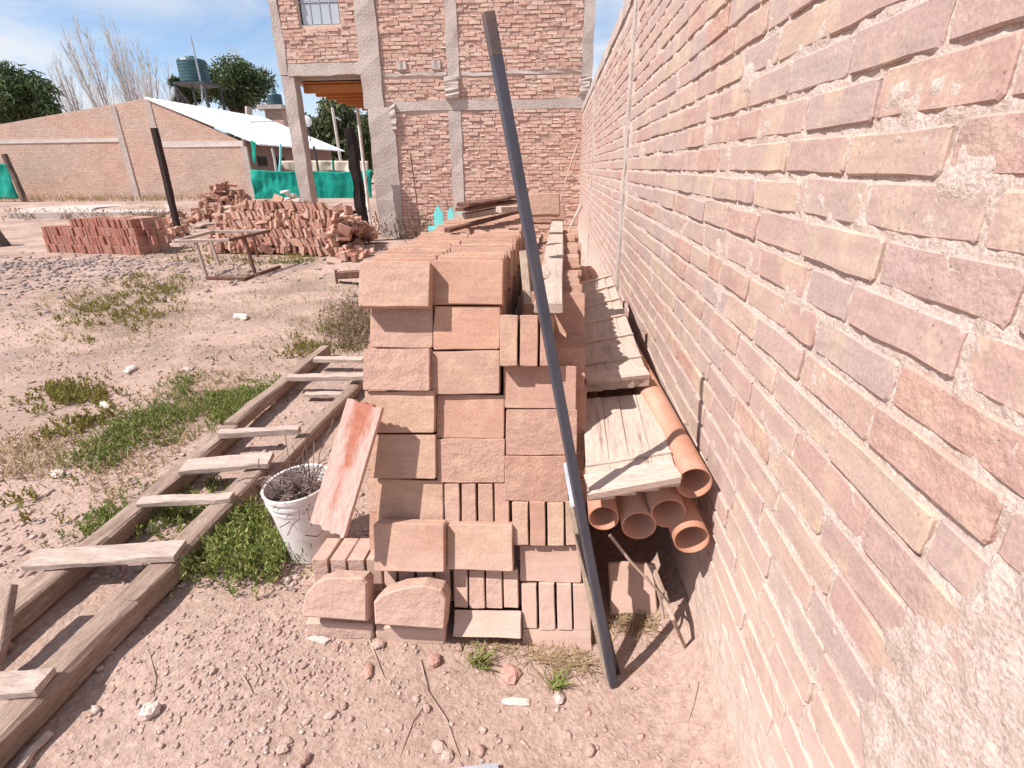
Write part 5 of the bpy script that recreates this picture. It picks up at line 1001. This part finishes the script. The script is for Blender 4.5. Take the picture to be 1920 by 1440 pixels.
herb([([(80, 615), (150, 560), (250, 515), (345, 520), (345, 590), (210, 640), (110, 640)], 2100), ([(70, 740), (110, 722), (205, 735), (200, 760), (120, 765)], 420), ([(0, 985), (0, 945), (55, 945), (60, 985)], 260), ([(60, 835), (130, 790), (230, 775), (160, 840)], 260), ([(320, 470), (390, 455), (600, 470), (600, 492), (480, 500), (340, 500)], 1500), ([(430, 700), (480, 690), (560, 650), (690, 560), (690, 610), (560, 680)], 700)], 'olive_weeds', M_OLIVE, 'yellowish olive weeds spread over the dry yard', 'weeds', .065, .024, 11)
grass([([(130, 880), (250, 760), (330, 690), (480, 700), (400, 800), (200, 960)], 2000), ([(0, 900), (0, 820), (130, 790), (120, 900)], 1400), ([(300, 510), (340, 455), (620, 465), (600, 500), (440, 530)], 3200), ([(230, 480), (290, 455), (330, 470), (310, 500)], 900), ([(0, 440), (0, 385), (330, 372), (330, 395), (100, 420)], 2600), ([(60, 700), (60, 560), (340, 500), (420, 560), (280, 640)], 2600), ([(520, 700), (560, 600), (690, 560), (690, 660)], 1500), ([(0, 1000), (0, 560), (660, 500), (660, 590), (420, 720), (100, 980)], 3800)], 'dry_grass', M_DRY, 'straw coloured dry grass in patches over the yard', .06, .0035, 1.0)
grass([([(0, 380), (0, 372), (470, 368), (470, 376)], 3000)], 'tall_dry_grass', M_DRY, 'band of tall dry grass along the foot of the gabled house', .38, .012, .5, .2)
herb([([(20, 410), (20, 404), (330, 404), (330, 412)], 800), ([(290, 425), (300, 400), (345, 400), (330, 450)], 300)], 'brown_scrub', M_SCRUB, 'low brown scrub in front of the pool rim', 'scrub', .28, .06, 8)
bush = herb([([(362, 1085), (395, 1000), (470, 955), (505, 985), (552, 1050), (500, 1095)], 640)], 'weed_bush', M_GREEN, 'leafy green weed growing between the ladder rail and the white bucket', 'weed', .12, .018, 20, 1.6, .6, None)
herb([([(640, 660), (655, 600), (694, 590), (694, 660)], 420)], 'dry_bush', M_SCRUB, 'tall brown dry bush growing against the left side of the stack', 'bush', .30, .028, 14, 1.0, .8, None)
herb([([(735, 447), (745, 436), (800, 436), (815, 447)], 420)], 'scrub_plant', M_SCRUB, 'grey brown scrub at the foot of the brick front by the middle column', 'bush', .55, .07, 12, .5, .8, None)
grass([([(880, 1252), (888, 1238), (915, 1238), (912, 1254)], 70)], 'grass_tuft', M_GREEN, 'small green grass tuft on the dirt below the middle brick column', .055, .0028, 1.1, .9, 'grass tuft', None, 1)
grass([([(1030, 1292), (1034, 1280), (1056, 1280), (1054, 1293)], 60)], 'grass_tuft', M_GREEN, 'small green grass tuft on the dirt below the right brick column', .05, .0026, 1.2, .9, 'grass tuft', None, 1)
grass([([(980, 1240), (1000, 1222), (1110, 1228), (1130, 1262), (1060, 1262)], 330), ([(1140, 1170), (1150, 1160), (1235, 1160), (1200, 1185)], 350), ([(850, 1215), (900, 1205), (960, 1210), (940, 1225)], 200)], 'straw_litter', M_DRY, 'dry straw litter on the dirt at the foot of the right column', .04, .0016, 2.2, .5)
